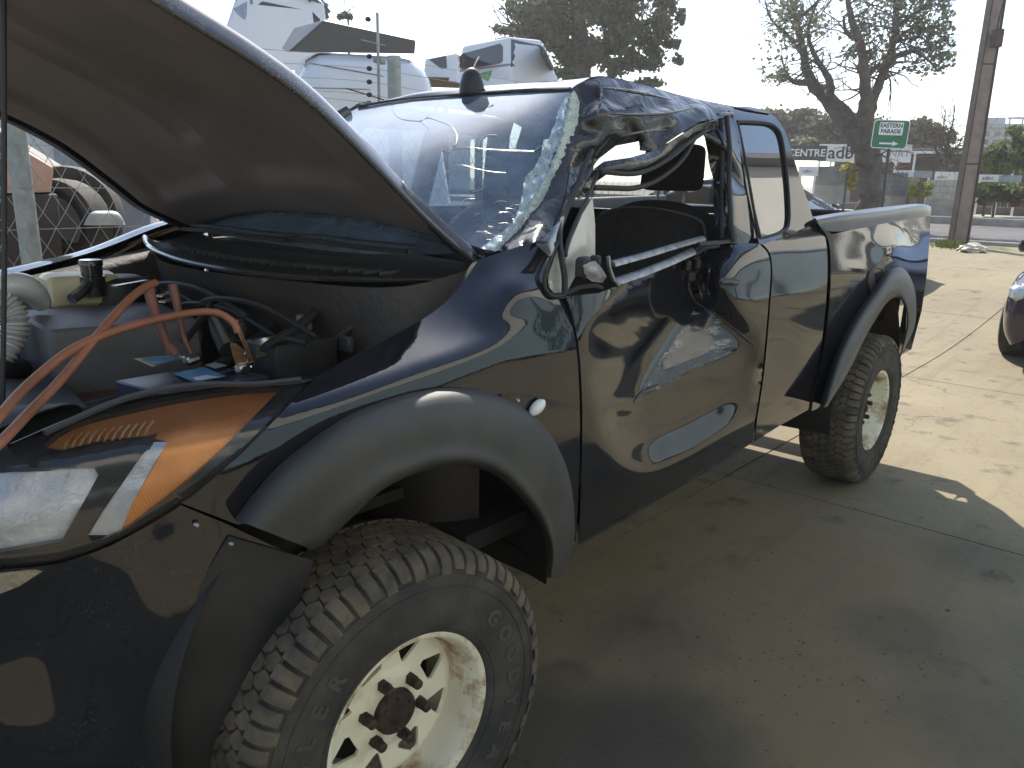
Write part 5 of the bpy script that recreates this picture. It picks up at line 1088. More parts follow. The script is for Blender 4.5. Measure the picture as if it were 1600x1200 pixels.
# concrete yard, cast in bays of about three metres with open joints
yard = struct(grid_sheet('concrete_yard', list(np.linspace(-10, 14.6, 50)), [-16, -9.66, -6.56, -3.46, -.36, 2.3], lambda x, y: gz(x, y)-.02, mat('joint_dirt', (.07, .06, .045), .95)))
xj = [-9.8, -6.65, -3.5, -.35, 2.80, 5.95, 9.1, 12.25, 14.6]; yj = [-15.96, -12.76, -9.66, -6.56, -3.46, -.36, 2.3]
for i in range(len(xj)-1):
    for j in range(len(yj)-1):
        x0, x1, y0, y1 = xj[i]+.005, xj[i+1]-.005, yj[j]+.005, yj[j+1]-.005; V = []; F = []
        n_ = 6
        for a in range(n_+1):
            x = x0+(x1-x0)*a/n_; V += [(x, y0, gz(x, 0)), (x, y1, gz(x, 0)), (x, y0, gz(x, 0)-.03), (x, y1, gz(x, 0)-.03)]
        for a in range(n_):
            k = a*4; F += [(k, k+4, k+5, k+1), (k, k+2, k+6, k+4), (k+1, k+5, k+7, k+3)]
        F += [(0, 1, 3, 2), (n_*4, n_*4+2, n_*4+3, n_*4+1)]
        o = obj('concrete_slab', V, F, CONC, yard, False); bm = bmesh.new(); bm.from_mesh(o.data); bmesh.ops.recalc_face_normals(bm, faces=bm.faces[:]); bm.to_mesh(o.data); bm.free()
# ------------------------------------------------------------------ street
ASPH = mat('worn_asphalt', (.10, .10, .10), .9, scale=1.5, bump=.4, bscale=60, col2=(.065, .065, .067)); KERB = mat('kerb_concrete', (.42, .40, .36), .85, scale=3, bump=.2, col2=(.3, .28, .25))
ylist = list(np.linspace(-60, 60, 13))
grid_sheet('verge', [14.61, 15.4, 16.8], ylist, lambda x, y: gz(x, y)-.004, mat('dry_grass_verge', (.26, .23, .14), .95, scale=2, bump=.5, bscale=40, col2=(.16, .15, .07)))
grid_sheet('road', [16.85, 19, 21, 23, 25.0], ylist, lambda x, y: gz(x, y)-.03, ASPH)
def strip(name, x0, x1, z0, z1, m):
    b = MB(); V = []; F = []
    b.box(((x0+x1)/2, 0, (z0+z1)/2), (x1-x0, 120, z1-z0), bev=.015); return struct(b.build(name, m))
strip('kerb', 16.62, 16.80, .40, .53, KERB); strip('kerb_far', 25.02, 25.22, .45, .70, KERB)
grid_sheet('footpath', [25.22, 27, 28.6], ylist, lambda x, y: gz(x, y)+.10, mat('pale_footpath', (.42, .39, .33), .9, scale=2, bump=.2, col2=(.33, .30, .25)))
strip('retaining_kerb', 28.62, 28.85, .5, .95, mat('dark_retaining_wall', (.17, .15, .14), .9, scale=2, bump=.3))

def up(p, z): q = np.array(p, float).copy(); q[2] = z; return q
def facing(p): return math.atan2(p[1]-CAM[1], p[0]-CAM[0])-math.pi/2        # board facing the yard
def board(parent, name, c, w, h, rz, m, th=.03): return MB().box(c, (w, th, h), rz=rz, bev=.004).build(name, m, parent)
def words(parent, name, body, c, size, rz, m, off=.022, sx=1.0, bold=0.0):
    V, F = text_mesh(body, size, .002, bold); R_ = Matrix.Rotation(rz, 3, 'Z')
    VV = [np.array(c)+np.array(R_ @ Vector((v.x*sx, -off-v.z, v.y))) for v in V]
    return MB().add(VV, F).build(name, m, parent, smooth=False, fix=False)
# --- utility pole (steel flanges with concrete between)
pb = PD(1497, 378, 17.2); pz = gz(pb[0], 0)-.02; pole = empty('utility_pole', (pb[0], pb[1], pz))
tag(pole, 'tall steel and concrete utility pole standing on the verge at right', 'utility pole')
rz = facing(pb)+.5; R_ = Matrix.Rotation(rz, 3, 'Z')
def tapered(name, x0, x1, y0, y1, m, top=.55):
    V = []
    for z, k in ((0, 1), (9.5, top)):
        for x, y in ((x0, y0), (x1, y0), (x1, y1), (x0, y1)):
            q = R_ @ Vector((x*k*.62, y*.8, 0)); V.append((pb[0]+q.x, pb[1]+q.y, pz+z))
    b = MB().add(V, [(0, 1, 5, 4), (1, 2, 6, 5), (2, 3, 7, 6), (3, 0, 4, 7), (4, 5, 6, 7), (3, 2, 1, 0)]); return b.build(name, m, pole, smooth=False)
tapered('concrete_core', -.20, .20, -.075, .075, mat('pole_concrete', (.28, .235, .215), .9, scale=6, bump=.3, col2=(.21, .175, .16)))
PST = mat('brown_pole_steel', (.05, .036, .036), .7, scale=8, bump=.2, col2=(.09, .06, .05))
tapered('steel_flange', -.25, -.203, -.11, .11, PST); tapered('steel_flange', .203, .25, -.11, .11, PST)
for z in (1.5, 3.2, 4.9, 6.6): MB().box((pb[0], pb[1], pz+z), (.27-.012*z, .13, .03), rz=rz, bev=.004).build('tie_bolt', PST, pole)
q = PD(1558, 60, 17.0); MB().box(q, (.16, .14, .3), rz=rz, bev=.02).build('meter_box', PST, pole)
q2 = PD(1556, 55, 17.05); MB().tube(crv([q2, PD(1562, 25, 16.8), PD(1572, -10, 16.5)], 5), .012, 5).build('service_cable', PST, pole)
# --- grass tuft and crumpled wrap on the verge
rnd = random.Random(3); b = MB()
for k in range(420):
    c = PD(1484+rnd.gauss(0, 12), 383+rnd.gauss(0, 1.5), 16.9+rnd.gauss(0, .25)); z = gz(c[0], 0)-.01; h = rnd.uniform(.06, .2); a = rnd.uniform(0, 6.3); w = .012
    b.add([(c[0]-w*math.cos(a), c[1]-w*math.sin(a), z), (c[0]+w*math.cos(a), c[1]+w*math.sin(a), z), (c[0]+rnd.gauss(0, .05), c[1]+rnd.gauss(0, .05), z+h)], [(0, 1, 2)])
o = b.build('grass', mat('verge_grass', (.13, .18, .03), .8, scale=9, col2=(.22, .22, .07)), smooth=False, fix=False); o['kind'] = 'stuff'; o['label'] = 'tuft of green grass at the foot of the utility pole'
wp = PD(1519, 388, 15.8); wz = gz(wp[0], 0); bm = bmesh.new(); bmesh.ops.create_icosphere(bm, subdivisions=3, radius=.2)
for v in bm.verts:
    v.co = Vector((v.co.x*1.5, v.co.y*1.0, max(v.co.z, -.06)*.55))*(1+.35*math.sin(v.co.x*31+v.co.y*17)*math.cos(v.co.z*29+v.co.x*11)); v.co += Vector((wp[0], wp[1], wz+.02))
bm.verts.index_update(); V = [v.co.copy() for v in bm.verts]; F = [[v.index for v in f.verts] for f in bm.faces]; bm.free()
wrap = obj('crumpled_wrap', V, F, mat('dirty_white_plastic', (.62, .58, .46), .6, scale=9), None, True, angle=30); tag(wrap, 'crumpled pale plastic wrap lying on the verge by the pole', 'litter')
# --- direction sign
sp = PD(1391, 210, 21.0); rz = facing(sp); sb = PD(1378, 312, 21.0); sg = empty('street_sign', (sp[0], sp[1], gz(sp[0], 0)))
tag(sg, 'green street sign with white panel reading EASTERN PARADE and an arrow', 'street sign')
GRN = mat('sign_green', (.02, .20, .08), .5, scale=6); WH = mat('sign_white', (.9, .9, .88), .5, scale=5, var=.05); INK = mat('sign_ink', (.06, .09, .06), .6)
px = 21/1240
MB().tube([(sb[0]+.1, sb[1], gz(sb[0], 0)-.05), (sp[0], sp[1]+.0, sp[2]+.30)], .035, 8).build('post', mat('dark_sign_post', (.05, .055, .06), .5), sg)
def rounded(w, h, r): return [(sx*(w/2-r)+r*math.cos(a), sz*(h/2-r)+r*math.sin(a)) for sx, sz, a0 in ((1, 1, 0), (-1, 1, 90), (-1, -1, 180), (1, -1, 270)) for a in [math.radians(a0+t) for t in (0, 30, 60, 90)]]
Rs = Matrix.Rotation(rz, 3, 'Z') @ Matrix.Rotation(math.radians(2), 3, 'Y')
def onsign(x, z, d): q = Rs @ Vector((x, -d, z)); return (sp[0]+q.x, sp[1]+q.y, sp[2]+q.z)
MB().prism(rounded(.76, .63, .07), .035, .055, onsign).build('sign_border', WH, sg, smooth=False)
MB().prism(rounded(.72, .59, .06), .057, .061, onsign).build('sign_face', GRN, sg, smooth=False)
MB().prism(rounded(.50, .28, .02), .063, .066, lambda a, c, d: onsign(a, c+.12, d)).build('name_panel', WH, sg, smooth=False)
MB().prism([(-.20, -.185), (.08, -.185), (.08, -.15), (.20, -.205), (.08, -.26), (.08, -.225), (-.20, -.225)], .063, .067, onsign).build('arrow', WH, sg, smooth=False)
for t, zz in (('EASTERN', .185), ('PARADE', .06)):
    V, F = text_mesh(t, .125, .001, .004); MB().add([onsign(v.x*.92, v.y+zz, .068+v.z) for v in V], F).build('sign_lettering', INK, sg, smooth=False, fix=False)
# --- banners on the far fence
DB = 30.0
def banner(x0, y0, x1, y1, m, label, texts, name='banner', D=DB):
    c = PD((x0+x1)/2, (y0+y1)/2, D); k = D/1240*1.02; w = (x1-x0)*k; h = (y1-y0)*k; rz = facing(c)
    e = empty(name, (c[0], c[1], gz(c[0], 0))); tag(e, label, 'banner')
    board(e, 'sheet', c, w, h, rz, m)
    R2 = Matrix.Rotation(rz, 3, 'Z')
    for s in (-.35, .35):
        q = R2 @ Vector((s*w, .05, 0)); z0 = gz(c[0], 0)
        MB().tube([(c[0]+q.x, c[1]+q.y, z0), (c[0]+q.x, c[1]+q.y, c[2]+h*.5)], .035, 6).build('post', WH, e)
    for body, px_, size, mm, bold in texts:
        q = R2 @ Vector(((px_-(x0+x1)/2)*k, 0, 0)); words(e, 'lettering', body, (c[0]+q.x, c[1]+q.y, c[2]), size*k, rz, mm, bold=bold)
    return e
CHAR = mat('charcoal_banner', (.075, .085, .08), .6); NAVY = mat('navy_print', (.06, .06, .12), .6); GREY = mat('grey_print', (.42, .45, .5), .6)
banner(1180, 229, 1291, 249, CHAR, 'dark grey banner reading CENTRE in white capitals behind the street tree', [('CENTRE', 1256, 13.5, WH, .006)])
banner(1292, 228, 1408, 251, WH, 'white banner with navy lettering, adbri, partly hidden by the street tree', [('adbri', 1328, 23, NAVY, .006), ('MASONRY', 1376, 13, GREY, 0)])
banner(1250, 261, 1276, 274, WH, 'small white banner just above the dark car roof', [('adbri', 1262, 6, NAVY, 0)], D=29.5)
banner(1401, 267, 1427, 276, WH, 'small white low banner right of the street tree trunk, left one of its pair', [('adbri', 1412, 6, NAVY, 0)], D=29.5)
banner(1429, 268, 1453, 277, GREY, 'small greyish low banner right of the street tree trunk, right one of its pair', [], D=29.5)
banner(1465, 270, 1494, 284, WH, 'small white low banner just left of the utility pole', [('adbri', 1474, 6, NAVY, 0)], D=29.5)
banner(1531, 274, 1560, 283, WH, 'small white low banner just right of the utility pole', [('adbri', 1544, 6, NAVY, 0)], D=29.5)
banner(1562, 275, 1590, 284, GREY, 'small grey low banner near the right edge above the hedge', [], D=29.5)
# --- block walls along the far footpath, laid from separate blocks
def blockwall(x0, y0, x1, y1, D, m, label, rows, cols, th=.25):
    c = PD((x0+x1)/2, y1, D); k = D/1240; w = (x1-x0)*k; h = (y1-y0)*k; rz = facing(c); R2 = Matrix.Rotation(rz, 3, 'Z'); zb = c[2]
    e = empty('block_wall', (c[0], c[1], gz(c[0], 0))); tag(e, label, 'wall')
    MB().box((c[0], c[1], zb+h/2-.3), (w-.02, th-.03, h+.58), rz=rz).build('mortar_core', KERB, e, smooth=False)
    bw, bh = w/cols, h/rows; base = None
    for r_ in range(rows):
        for q_ in range(cols+(r_ % 2)):
            xx = -w/2+bw*(q_+.5-(.5 if r_ % 2 else 0)); ww = bw
            if xx-ww/2 < -w/2: xx, ww = -w/2+bw/4, bw/2
            if xx+ww/2 > w/2+1e-3: xx, ww = w/2-bw/4, bw/2
            p = R2 @ Vector((xx, 0, 0)); MB().box((c[0]+p.x, c[1]+p.y, zb+bh*(r_+.5)), (ww-.015, th, bh-.015), rz=rz, bev=.008).build('block', m, e, smooth=False)
blockwall(1452, 286, 1493, 312, 28.9, mat('pale_blocks', (.50, .48, .42), .9, scale=3, col2=(.42, .40, .35)), 'pale block wall low beside the utility pole across the road', 3, 4)
blockwall(1376, 275, 1410, 306, 29.4, mat('grey_blocks', (.22, .22, .22), .9, scale=3), 'grey block wall between the street tree trunk and yellow bush', 4, 4)
blockwall(1275, 264, 1325, 290, 29.8, mat('mid_grey_blocks', (.26, .27, .26), .9, scale=3), 'grey block wall left of the street tree above the dark car', 3, 5)
blockwall(1412, 280, 1432, 300, 29.6, mat('ochre_blocks', (.45, .40, .25), .9, scale=3), 'narrow ochre block wall behind the yellow bush', 3, 2)
# --- carport behind the fence
cp = PD(1500, 300, 36); e = empty('carport', (cp[0], cp[1], gz(cp[0], 0))); tag(e, 'dark open carport with thin white posts and beam across the road', 'carport'); rz = facing(cp); R2 = Matrix.Rotation(rz, 3, 'Z'); k = 36/1240; z0 = gz(cp[0], 0)
MB().box((cp[0]+2.5*math.cos(rz+1.57), cp[1]+2.5*math.sin(rz+1.57), z0+1.1), (10, .2, 2.4), rz=rz).build('back_wall', mat('brown_shed_wall', (.17, .12, .10), .9, scale=1.5, col2=(.24, .20, .16)), e, smooth=False)
bz = PD(1500, 238, 36)[2]; MB().box((cp[0], cp[1], bz), (10.5, .12, .10), rz=rz).build('beam', WH, e, smooth=False)
MB().box((cp[0]+1.3*math.cos(rz+1.57), cp[1]+1.3*math.sin(rz+1.57), bz+.12), (10.5, 2.8, .08), rz=rz).build('roof_sheet', mat('grey_roof_sheet', (.3, .3, .3), .6), e, smooth=False)
for xx in (1440, 1556, 1590, 1625, 1385):
    q = R2 @ Vector(((xx-1500)*k, 0, 0)); MB().box((cp[0]+q.x, cp[1]+q.y, (z0+bz)/2), (.08, .08, bz-z0), rz=rz).build('post', WH, e, smooth=False)
# --- far apartment block
fb = PD(1570, 260, 95); e = empty('apartment_block', (fb[0], fb[1], .7)); tag(e, 'distant grey apartment block with open rooftop frame above the trees at right', 'building'); rz = facing(fb); R2 = Matrix.Rotation(rz, 3, 'Z'); k = 95/1240
FBM = mat('pale_grey_render', (.45, .45, .46), .9, scale=.3)
def fbox(name, x0, y0, x1, y1, d0, d1, m, par):
    q = R2 @ Vector((((x0+x1)/2-1570)*k, (d0+d1)/2, 0)); zt = PD(1570, y0, 95)[2]; zb = PD(1570, y1, 95)[2]
    return MB().box((fb[0]+q.x, fb[1]+q.y, (zt+zb)/2), ((x1-x0)*k, d1-d0, zt-zb), rz=rz).build(name, m, par, smooth=False)
W = fbox('wall', 1535, 200, 1625, 300, 0, 8, FBM, e); fbox('roof_slab', 1533, 194, 1627, 199.8, -.5, 8.5, FBM, e); fbox('plant_room', 1538, 182, 1562, 193.8, 1, 6, FBM, e)
for x in (1566, 1580, 1594, 1608, 1622): fbox('frame_post', x, 186, x+2, 193.8, .2, .6, FBM, e)
fbox('frame_beam', 1564, 183, 1626, 185.9, .1, .7, FBM, e)
GLD = mat('dark_window_glass', (.08, .09, .10), .2)
for yy in (206, 218, 230):
    for x in range(1540, 1620, 12): fbox('window', x, yy, x+7, yy+7, -.06, -.01, GLD, W)

# ------------------------------------------------------------------ trees and shrubs
def leafmat(name, c1, c2): 
    m, N, L, B = nodes_of(name); n = noise(N, L, 1.1, 4, .6); r = ramp(N, L, n.outputs['Fac'], .35, .65, c4(c1), c4(c2)); L.new(r.outputs[0], B.inputs['Base Color']); B.inputs['Roughness'].default_value = .6
    out = N['Material Output']; T = N.new('ShaderNodeBsdfTranslucent'); L.new(r.outputs[0], T.inputs[0]); mx = N.new('ShaderNodeMixShader'); mx.inputs[0].default_value = .4
    L.new(B.outputs[0], mx.inputs[1]); L.new(T.outputs[0], mx.inputs[2]); L.new(mx.outputs[0], out.inputs[0]); return m
BARK = mat('rough_grey_bark', (.13, .11, .095), .95, scale=5, bump=.8, bscale=14, col2=(.075, .06, .05))
def leaves(rnd, cl, D, size, flat=.6):
    b = MB(); V = []; F = []; k = D/1240
    for (x, y, rx, ry, n) in cl:
        sub = [(rnd.gauss(0, .5), rnd.gauss(0, .5), rnd.gauss(0, .5)) for _ in range(max(3, int(rx*ry/130)))]
        for i in range(n):
            s = sub[rnd.randrange(len(sub))]
            a, c, d = s[0]+rnd.gauss(0, .22), s[1]+rnd.gauss(0, .22), s[2]+rnd.gauss(0, .22)
            if a*a+c*c+d*d > 1.7: continue
            p = Vector(PD(x+a*rx, y+c*ry, D+d*rx*k)); u1 = Vector((rnd.gauss(0, 1), rnd.gauss(0, 1), rnd.gauss(0, 1))).normalized(); w1 = u1.orthogonal().normalized(); w1 = Matrix.Rotation(rnd.uniform(0, 6.3), 3, u1) @ w1
            h = size*rnd.uniform(.6, 1.4); l = u1*h; w = w1*h*.38; bb = len(V); V += [p-l*.5, p+w, p+l*.5, p-w]; F.append((bb, bb+1, bb+2, bb+3))
    return b.add(V, F)
def tree(name, label, limbs, cl, D, leafm, size, seed, twigs=0, group=None, barkm=None):
    rnd = random.Random(seed); k = D/1240; base = PD(limbs[0][0][0], limbs[0][0][1], D); z = gz(base[0], base[1]); e = empty(name, (base[0], base[1], z)); tag(e, label, name.split('_')[-1], group)
    b = MB(); tips = []
    for li, l in enumerate(limbs):
        d0 = rnd.uniform(-1, 1)*(0 if li == 0 else 1.0); pts = []; n_ = len(l)
        for i, (x, y, w) in enumerate(l):
            dd = d0*i*.35 if li else 0; p = PD(x, y, D+dd)
            pts.append((*p, w*k*.5))
        if li == 0: pts[0] = (pts[0][0], pts[0][1], z-.1, pts[0][3]*1.15)
        q = crv(pts, 5)
        q = [np.array([a[0]+rnd.gauss(0, a[3]*.12), a[1]+rnd.gauss(0, a[3]*.12), a[2], a[3]]) for a in q]
        b.tube([a[:3] for a in q], [max(a[3], .008) for a in q], 9); tips += q[len(q)//3:]
    for i in range(twigs):
        t = tips[rnd.randrange(len(tips))]; p = Vector(t[:3]); dr = Vector((rnd.gauss(0, 1), rnd.gauss(0, 1), rnd.gauss(.35, .7))).normalized(); L_ = rnd.uniform(.5, 1.7); q = []
        for s in range(5): q.append(p.copy()); p += dr*L_/4; dr = (dr+Vector((rnd.gauss(0, .35), rnd.gauss(0, .35), rnd.gauss(0, .35)))).normalized()
        r0 = min(.03, t[3]*.4); b.tube(q, [r0, r0*.75, r0*.55, r0*.4, r0*.25], 5)
        if rnd.random() < .7:
            p = q[2].copy(); dr = (q[4]-q[2]).normalized()+Vector((rnd.gauss(0, .6), rnd.gauss(0, .6), rnd.gauss(0, .6))); b.tube([p, p+dr*.3, p+dr*.6+Vector((0, 0, rnd.gauss(0, .1)))], [r0*.5, r0*.35, r0*.2], 4)
    b.build('trunk', barkm or BARK, e, fix=False)
    if cl: leaves(rnd, cl, D, size).build('crown', leafm, e, smooth=False, fix=False)
    return e
GRY = leafmat('grey_green_leaves', (.20, .21, .14), (.13, .14, .09)); DRK = leafmat('dark_evergreen_leaves', (.15, .165, .10), (.09, .10, .06)); YLW = leafmat('yellow_green_leaves', (.42, .38, .05), (.24, .27, .05)); RED = leafmat('brown_red_leaves', (.20, .12, .09), (.12, .08, .06)); MID = leafmat('mid_green_leaves', (.15, .20, .05), (.09, .13, .04))
tree('street_tree', 'big forked street tree with sparse grey crown beside the green sign', [
    [(1361, 318, 34), (1360, 280, 30), (1353, 240, 34), (1344, 208, 40)],
    [(1343, 214, 30), (1320, 184, 28), (1292, 152, 21), (1268, 128, 16), (1257, 98, 12), (1252, 68, 11), (1243, 30, 8), (1228, -30, 4)],
    [(1350, 220, 26), (1353, 180, 22), (1353, 145, 16), (1350, 110, 13), (1344, 70, 11), (1330, 30, 8), (1322, -20, 5)],
    [(1356, 178, 17), (1366, 146, 14), (1381, 110, 11), (1394, 70, 10), (1400, 20, 8), (1396, -40, 4)],
    [(1268, 128, 12), (1244, 129, 7), (1222, 118, 5), (1196, 122, 2)], [(1298, 146, 13), (1294, 122, 10), (1276, 92, 7), (1262, 50, 5), (1276, 5, 3)],
    [(1384, 104, 8), (1404, 86, 6), (1426, 80, 5), (1448, 92, 3), (1466, 112, 2)], [(1352, 118, 8), (1368, 105, 7), (1382, 102, 5)], [(1252, 75, 7), (1225, 50, 5), (1205, 30, 3), (1195, 0, 2)], [(1344, 66, 7), (1322, 50, 5), (1318, 25, 3)], [(1400, 40, 6), (1432, 20, 4), (1465, -10, 3)], [(1395, 66, 6), (1425, 45, 4), (1462, 50, 3), (1482, 70, 2)], [(1243, 32, 6), (1270, 10, 4), (1292, -15, 3)]],
    [(1225, 60, 45, 65, 279), (1260, 30, 50, 40, 252), (1215, 118, 30, 22, 117), (1235, -20, 50, 40, 180), (1352, 30, 40, 60, 429), (1405, 20, 50, 60, 660), (1450, 50, 38, 60, 528), (1440, 100, 40, 25, 138), (1340, 85, 25, 22, 118), (1390, -40, 70, 40, 462), (1470, 20, 22, 50, 231), (1385, 75, 30, 25, 112)], 24.5, GRY, .12, 4, twigs=380)
tree('evergreen_tree', 'dense dark evergreen tree rising behind the white canopies', [[(910, 300, 40), (910, 150, 34), (905, 60, 26), (900, -40, 14)], [(908, 120, 18), (850, 60, 12), (800, 40, 7)], [(908, 110, 18), (970, 50, 12), (1030, 30, 7)]],
    [(885, 118, 40, 16, 682), (945, 122, 40, 14, 558), (1000, 126, 40, 12, 310), (890, 10, 60, 50, 3906), (835, 15, 42, 38, 2418), (850, 55, 45, 30, 1860), (965, 25, 50, 50, 3906), (1025, 45, 34, 40, 2046), (1005, 92, 40, 22, 1023), (785, 42, 26, 10, 465), (815, 62, 26, 14, 465), (930, -40, 90, 45, 4650), (900, 75, 45, 30, 1860), (950, 85, 40, 30, 1767), (1050, 20, 18, 30, 465), (1040, 100, 22, 18, 353), (1052, 68, 14, 14, 241), (845, 95, 30, 10, 651)], 24, DRK, .13, 9, twigs=60)
tree('background_tree', 'dark rounded tree behind the banners, left of the street tree', [[(1220, 290, 14), (1222, 220, 9), (1222, 180, 5)]], [(1215, 195, 40, 28, 5400), (1265, 205, 45, 28, 6000), (1310, 215, 35, 25, 3900), (1180, 205, 30, 30, 3300), (1240, 225, 70, 18, 3900)], 46, DRK, .24, 21)
tree('background_tree', 'brownish dark tree line behind the green street sign', [[(1420, 290, 14), (1422, 220, 9), (1422, 190, 5)]], [(1385, 205, 30, 24, 3600), (1425, 205, 35, 25, 4500), (1460, 215, 25, 25, 2700), (1420, 235, 60, 20, 3900)], 47, leafmat('brown_green_leaves', (.14, .11, .06), (.09, .085, .05)), .22, 22)
tree('background_tree', 'light green leafy tree at the right edge behind the pole', [[(1572, 320, 8), (1570, 270, 5), (1566, 235, 3)], [(1571, 275, 4), (1590, 245, 3), (1600, 230, 2)]], [(1565, 235, 22, 20, 1200), (1590, 225, 25, 22, 1400), (1605, 250, 25, 25, 1200), (1560, 262, 22, 14, 600), (1540, 255, 10, 14, 280)], 31.5, MID, .15, 23, twigs=40)
tree('bare_tree', 'small leafless tree just left of the utility pole', [[(1473, 300, 7), (1474, 262, 6), (1480, 230, 4), (1488, 195, 2), (1492, 165, 1)], [(1474, 265, 4), (1462, 235, 3), (1455, 200, 1)], [(1476, 250, 4), (1490, 240, 3), (1504, 215, 1)], [(1478, 240, 3), (1474, 205, 2), (1478, 172, 1)]], [(1476, 245, 14, 22, 60)], 29.8, GRY, .12, 24, twigs=130)
def shrub(label, cl, D, m, size, seed, name='shrub'):
    rnd = random.Random(seed); c = PD(cl[0][0], cl[0][1]+cl[0][3], D); z = gz(c[0], 0); e = empty(name, (c[0], c[1], z)); tag(e, label, 'shrub')
    leaves(rnd, cl, D, size).build('foliage', m, e, smooth=False, fix=False); t = PD(cl[0][0], cl[0][1], D)
    MB().tube([(c[0], c[1], z), tuple(t)], .04, 6).build('stem', BARK, e)
shrub('bright yellow-green clipped bush left of the street tree trunk', [(1325, 258, 26, 8, 1800), (1334, 280, 12, 20, 840)], 28.6, YLW, .10, 31)
shrub('yellow flowering bush low between the block walls', [(1420, 300, 9, 11, 600), (1438, 292, 16, 9, 840), (1440, 302, 14, 8, 600)], 28.8, YLW, .09, 32)
shrub('long dark green hedge along the far footpath at right', [(1540, 306, 20, 8, 900), (1575, 307, 20, 8, 900), (1545, 296, 26, 8, 1750), (1580, 298, 26, 8, 1750), (1610, 300, 20, 8, 1000), (1528, 290, 10, 8, 500)], 29.0, MID, .11, 33, 'hedge')
shrub('reddish brown low shrubs in front of the green hedge', [(1555, 308, 14, 8, 1250), (1580, 311, 16, 9, 1250), (1605, 311, 14, 9, 1000), (1535, 311, 12, 8, 750)], 28.7, RED, .09, 34)
tree('background_tree', 'small twiggy tree top seen past the dark hardtop', [[(540, 200, 6), (545, 60, 3), (538, 20, 2)]], [(535, 22, 12, 8, 60), (505, 12, 22, 10, 120), (545, 28, 8, 8, 40)], 20, DRK, .12, 25, twigs=30)
# ------------------------------------------------------------------ fence and the things stored behind it
GALV = mat('galvanised_steel', (.34, .37, .37), .5, .5, scale=12, bump=.1, col2=(.24, .26, .26))
FY = 2.35
fence = empty('chain_link_fence', (0, FY, 0)); tag(fence, 'galvanised chain link fence with round posts running behind the truck', 'fence')
for xx in (PY(36, 300, FY)[0], PY(616, 120, FY)[0], -2.4, 6.4):
    MB().tube([(xx, FY, -.05), (xx, FY, PY(616, 88, FY)[2])], .048, 14).build('post', GALV, fence)
b = MB(); zt = 1.95; p = .085; x = -2.6
while x < 6.3:
    for s in (-1, 1):
        n_ = int(zt/p); pts = [(x+s*i*p*.62, FY-.05+(.006 if (i+(s > 0)) % 2 else -.006), .03+i*p) for i in range(n_)]
        if pts[-1][0] > -3 and pts[-1][0] < 6.5 and pts[0][0] < 6.5: b.tube(pts, .0019, 4, cap=False)
    x += p*1.24
for z in (.3, .62, .95, 1.22, 1.42, 1.62, 1.82, 1.98): b.tube([(-3, FY-.055, z), (6.4, FY-.055, z)], .0022, 4)
o = b.build('wire_mesh', GALV, fence, fix=False); o['kind'] = 'stuff'
ep = PY(591, 150, FY); ef = empty('electric_fence_bracket', (ep[0], FY-.1, PY(591, 158, FY)[2])); tag(ef, 'perforated steel upright with black insulators and strained wires on the fence top', 'fence bracket')
zt2, zb2 = PY(591, 20, FY-.1)[2], PY(591, 165, FY-.1)[2]; xe = PY(591, 90, FY-.1)[0]
MB().box((xe, FY-.1, (zt2+zb2)/2), (.034, .012, zt2-zb2), rz=.6, bev=.002).build('upright', GALV, ef)
MB().box((xe+.05, FY-.05, PY(600, 98, FY)[2]), (.12, .05, .035), rz=.6, bev=.003).build('link_arm', GALV, ef)
for yy in (30, 88, 107, 128, 148):
    q = PY(577 if yy > 40 else 575, yy, FY-.12); ins = MB().lathe([(0, -.018), (.010, -.016), (.016, -.006), (.009, 0), (.016, .006), (.010, .016), (0, .018)], 12, 'X', tuple(q)).build('insulator', PLAST2, ef)
    if yy > 40:
        MB().tube([q, q+np.array([.04, .03, 0])], .004, 5).build('insulator_stem', GALV, ef)
        MB().tube(crv([PY(330, yy-18+(yy-100)*.2, FY-.12), PY(450, yy-8, FY-.12), q, PY(700, yy+20, FY-.12), (6.4, FY-.12, q[2]-.05)], 4), .0022, 4).build('strand', GALV, ef)
MB().tube([PY(541, 138, FY-.14), PY(600, 156, FY-.14)], .004, 5).build('stay_rod', PLAST2, ef)
MB().tube([PY(564, 62, FY-.14), PY(602, 71, FY-.14)], .004, 5).build('cross_pin', GALV, ef)
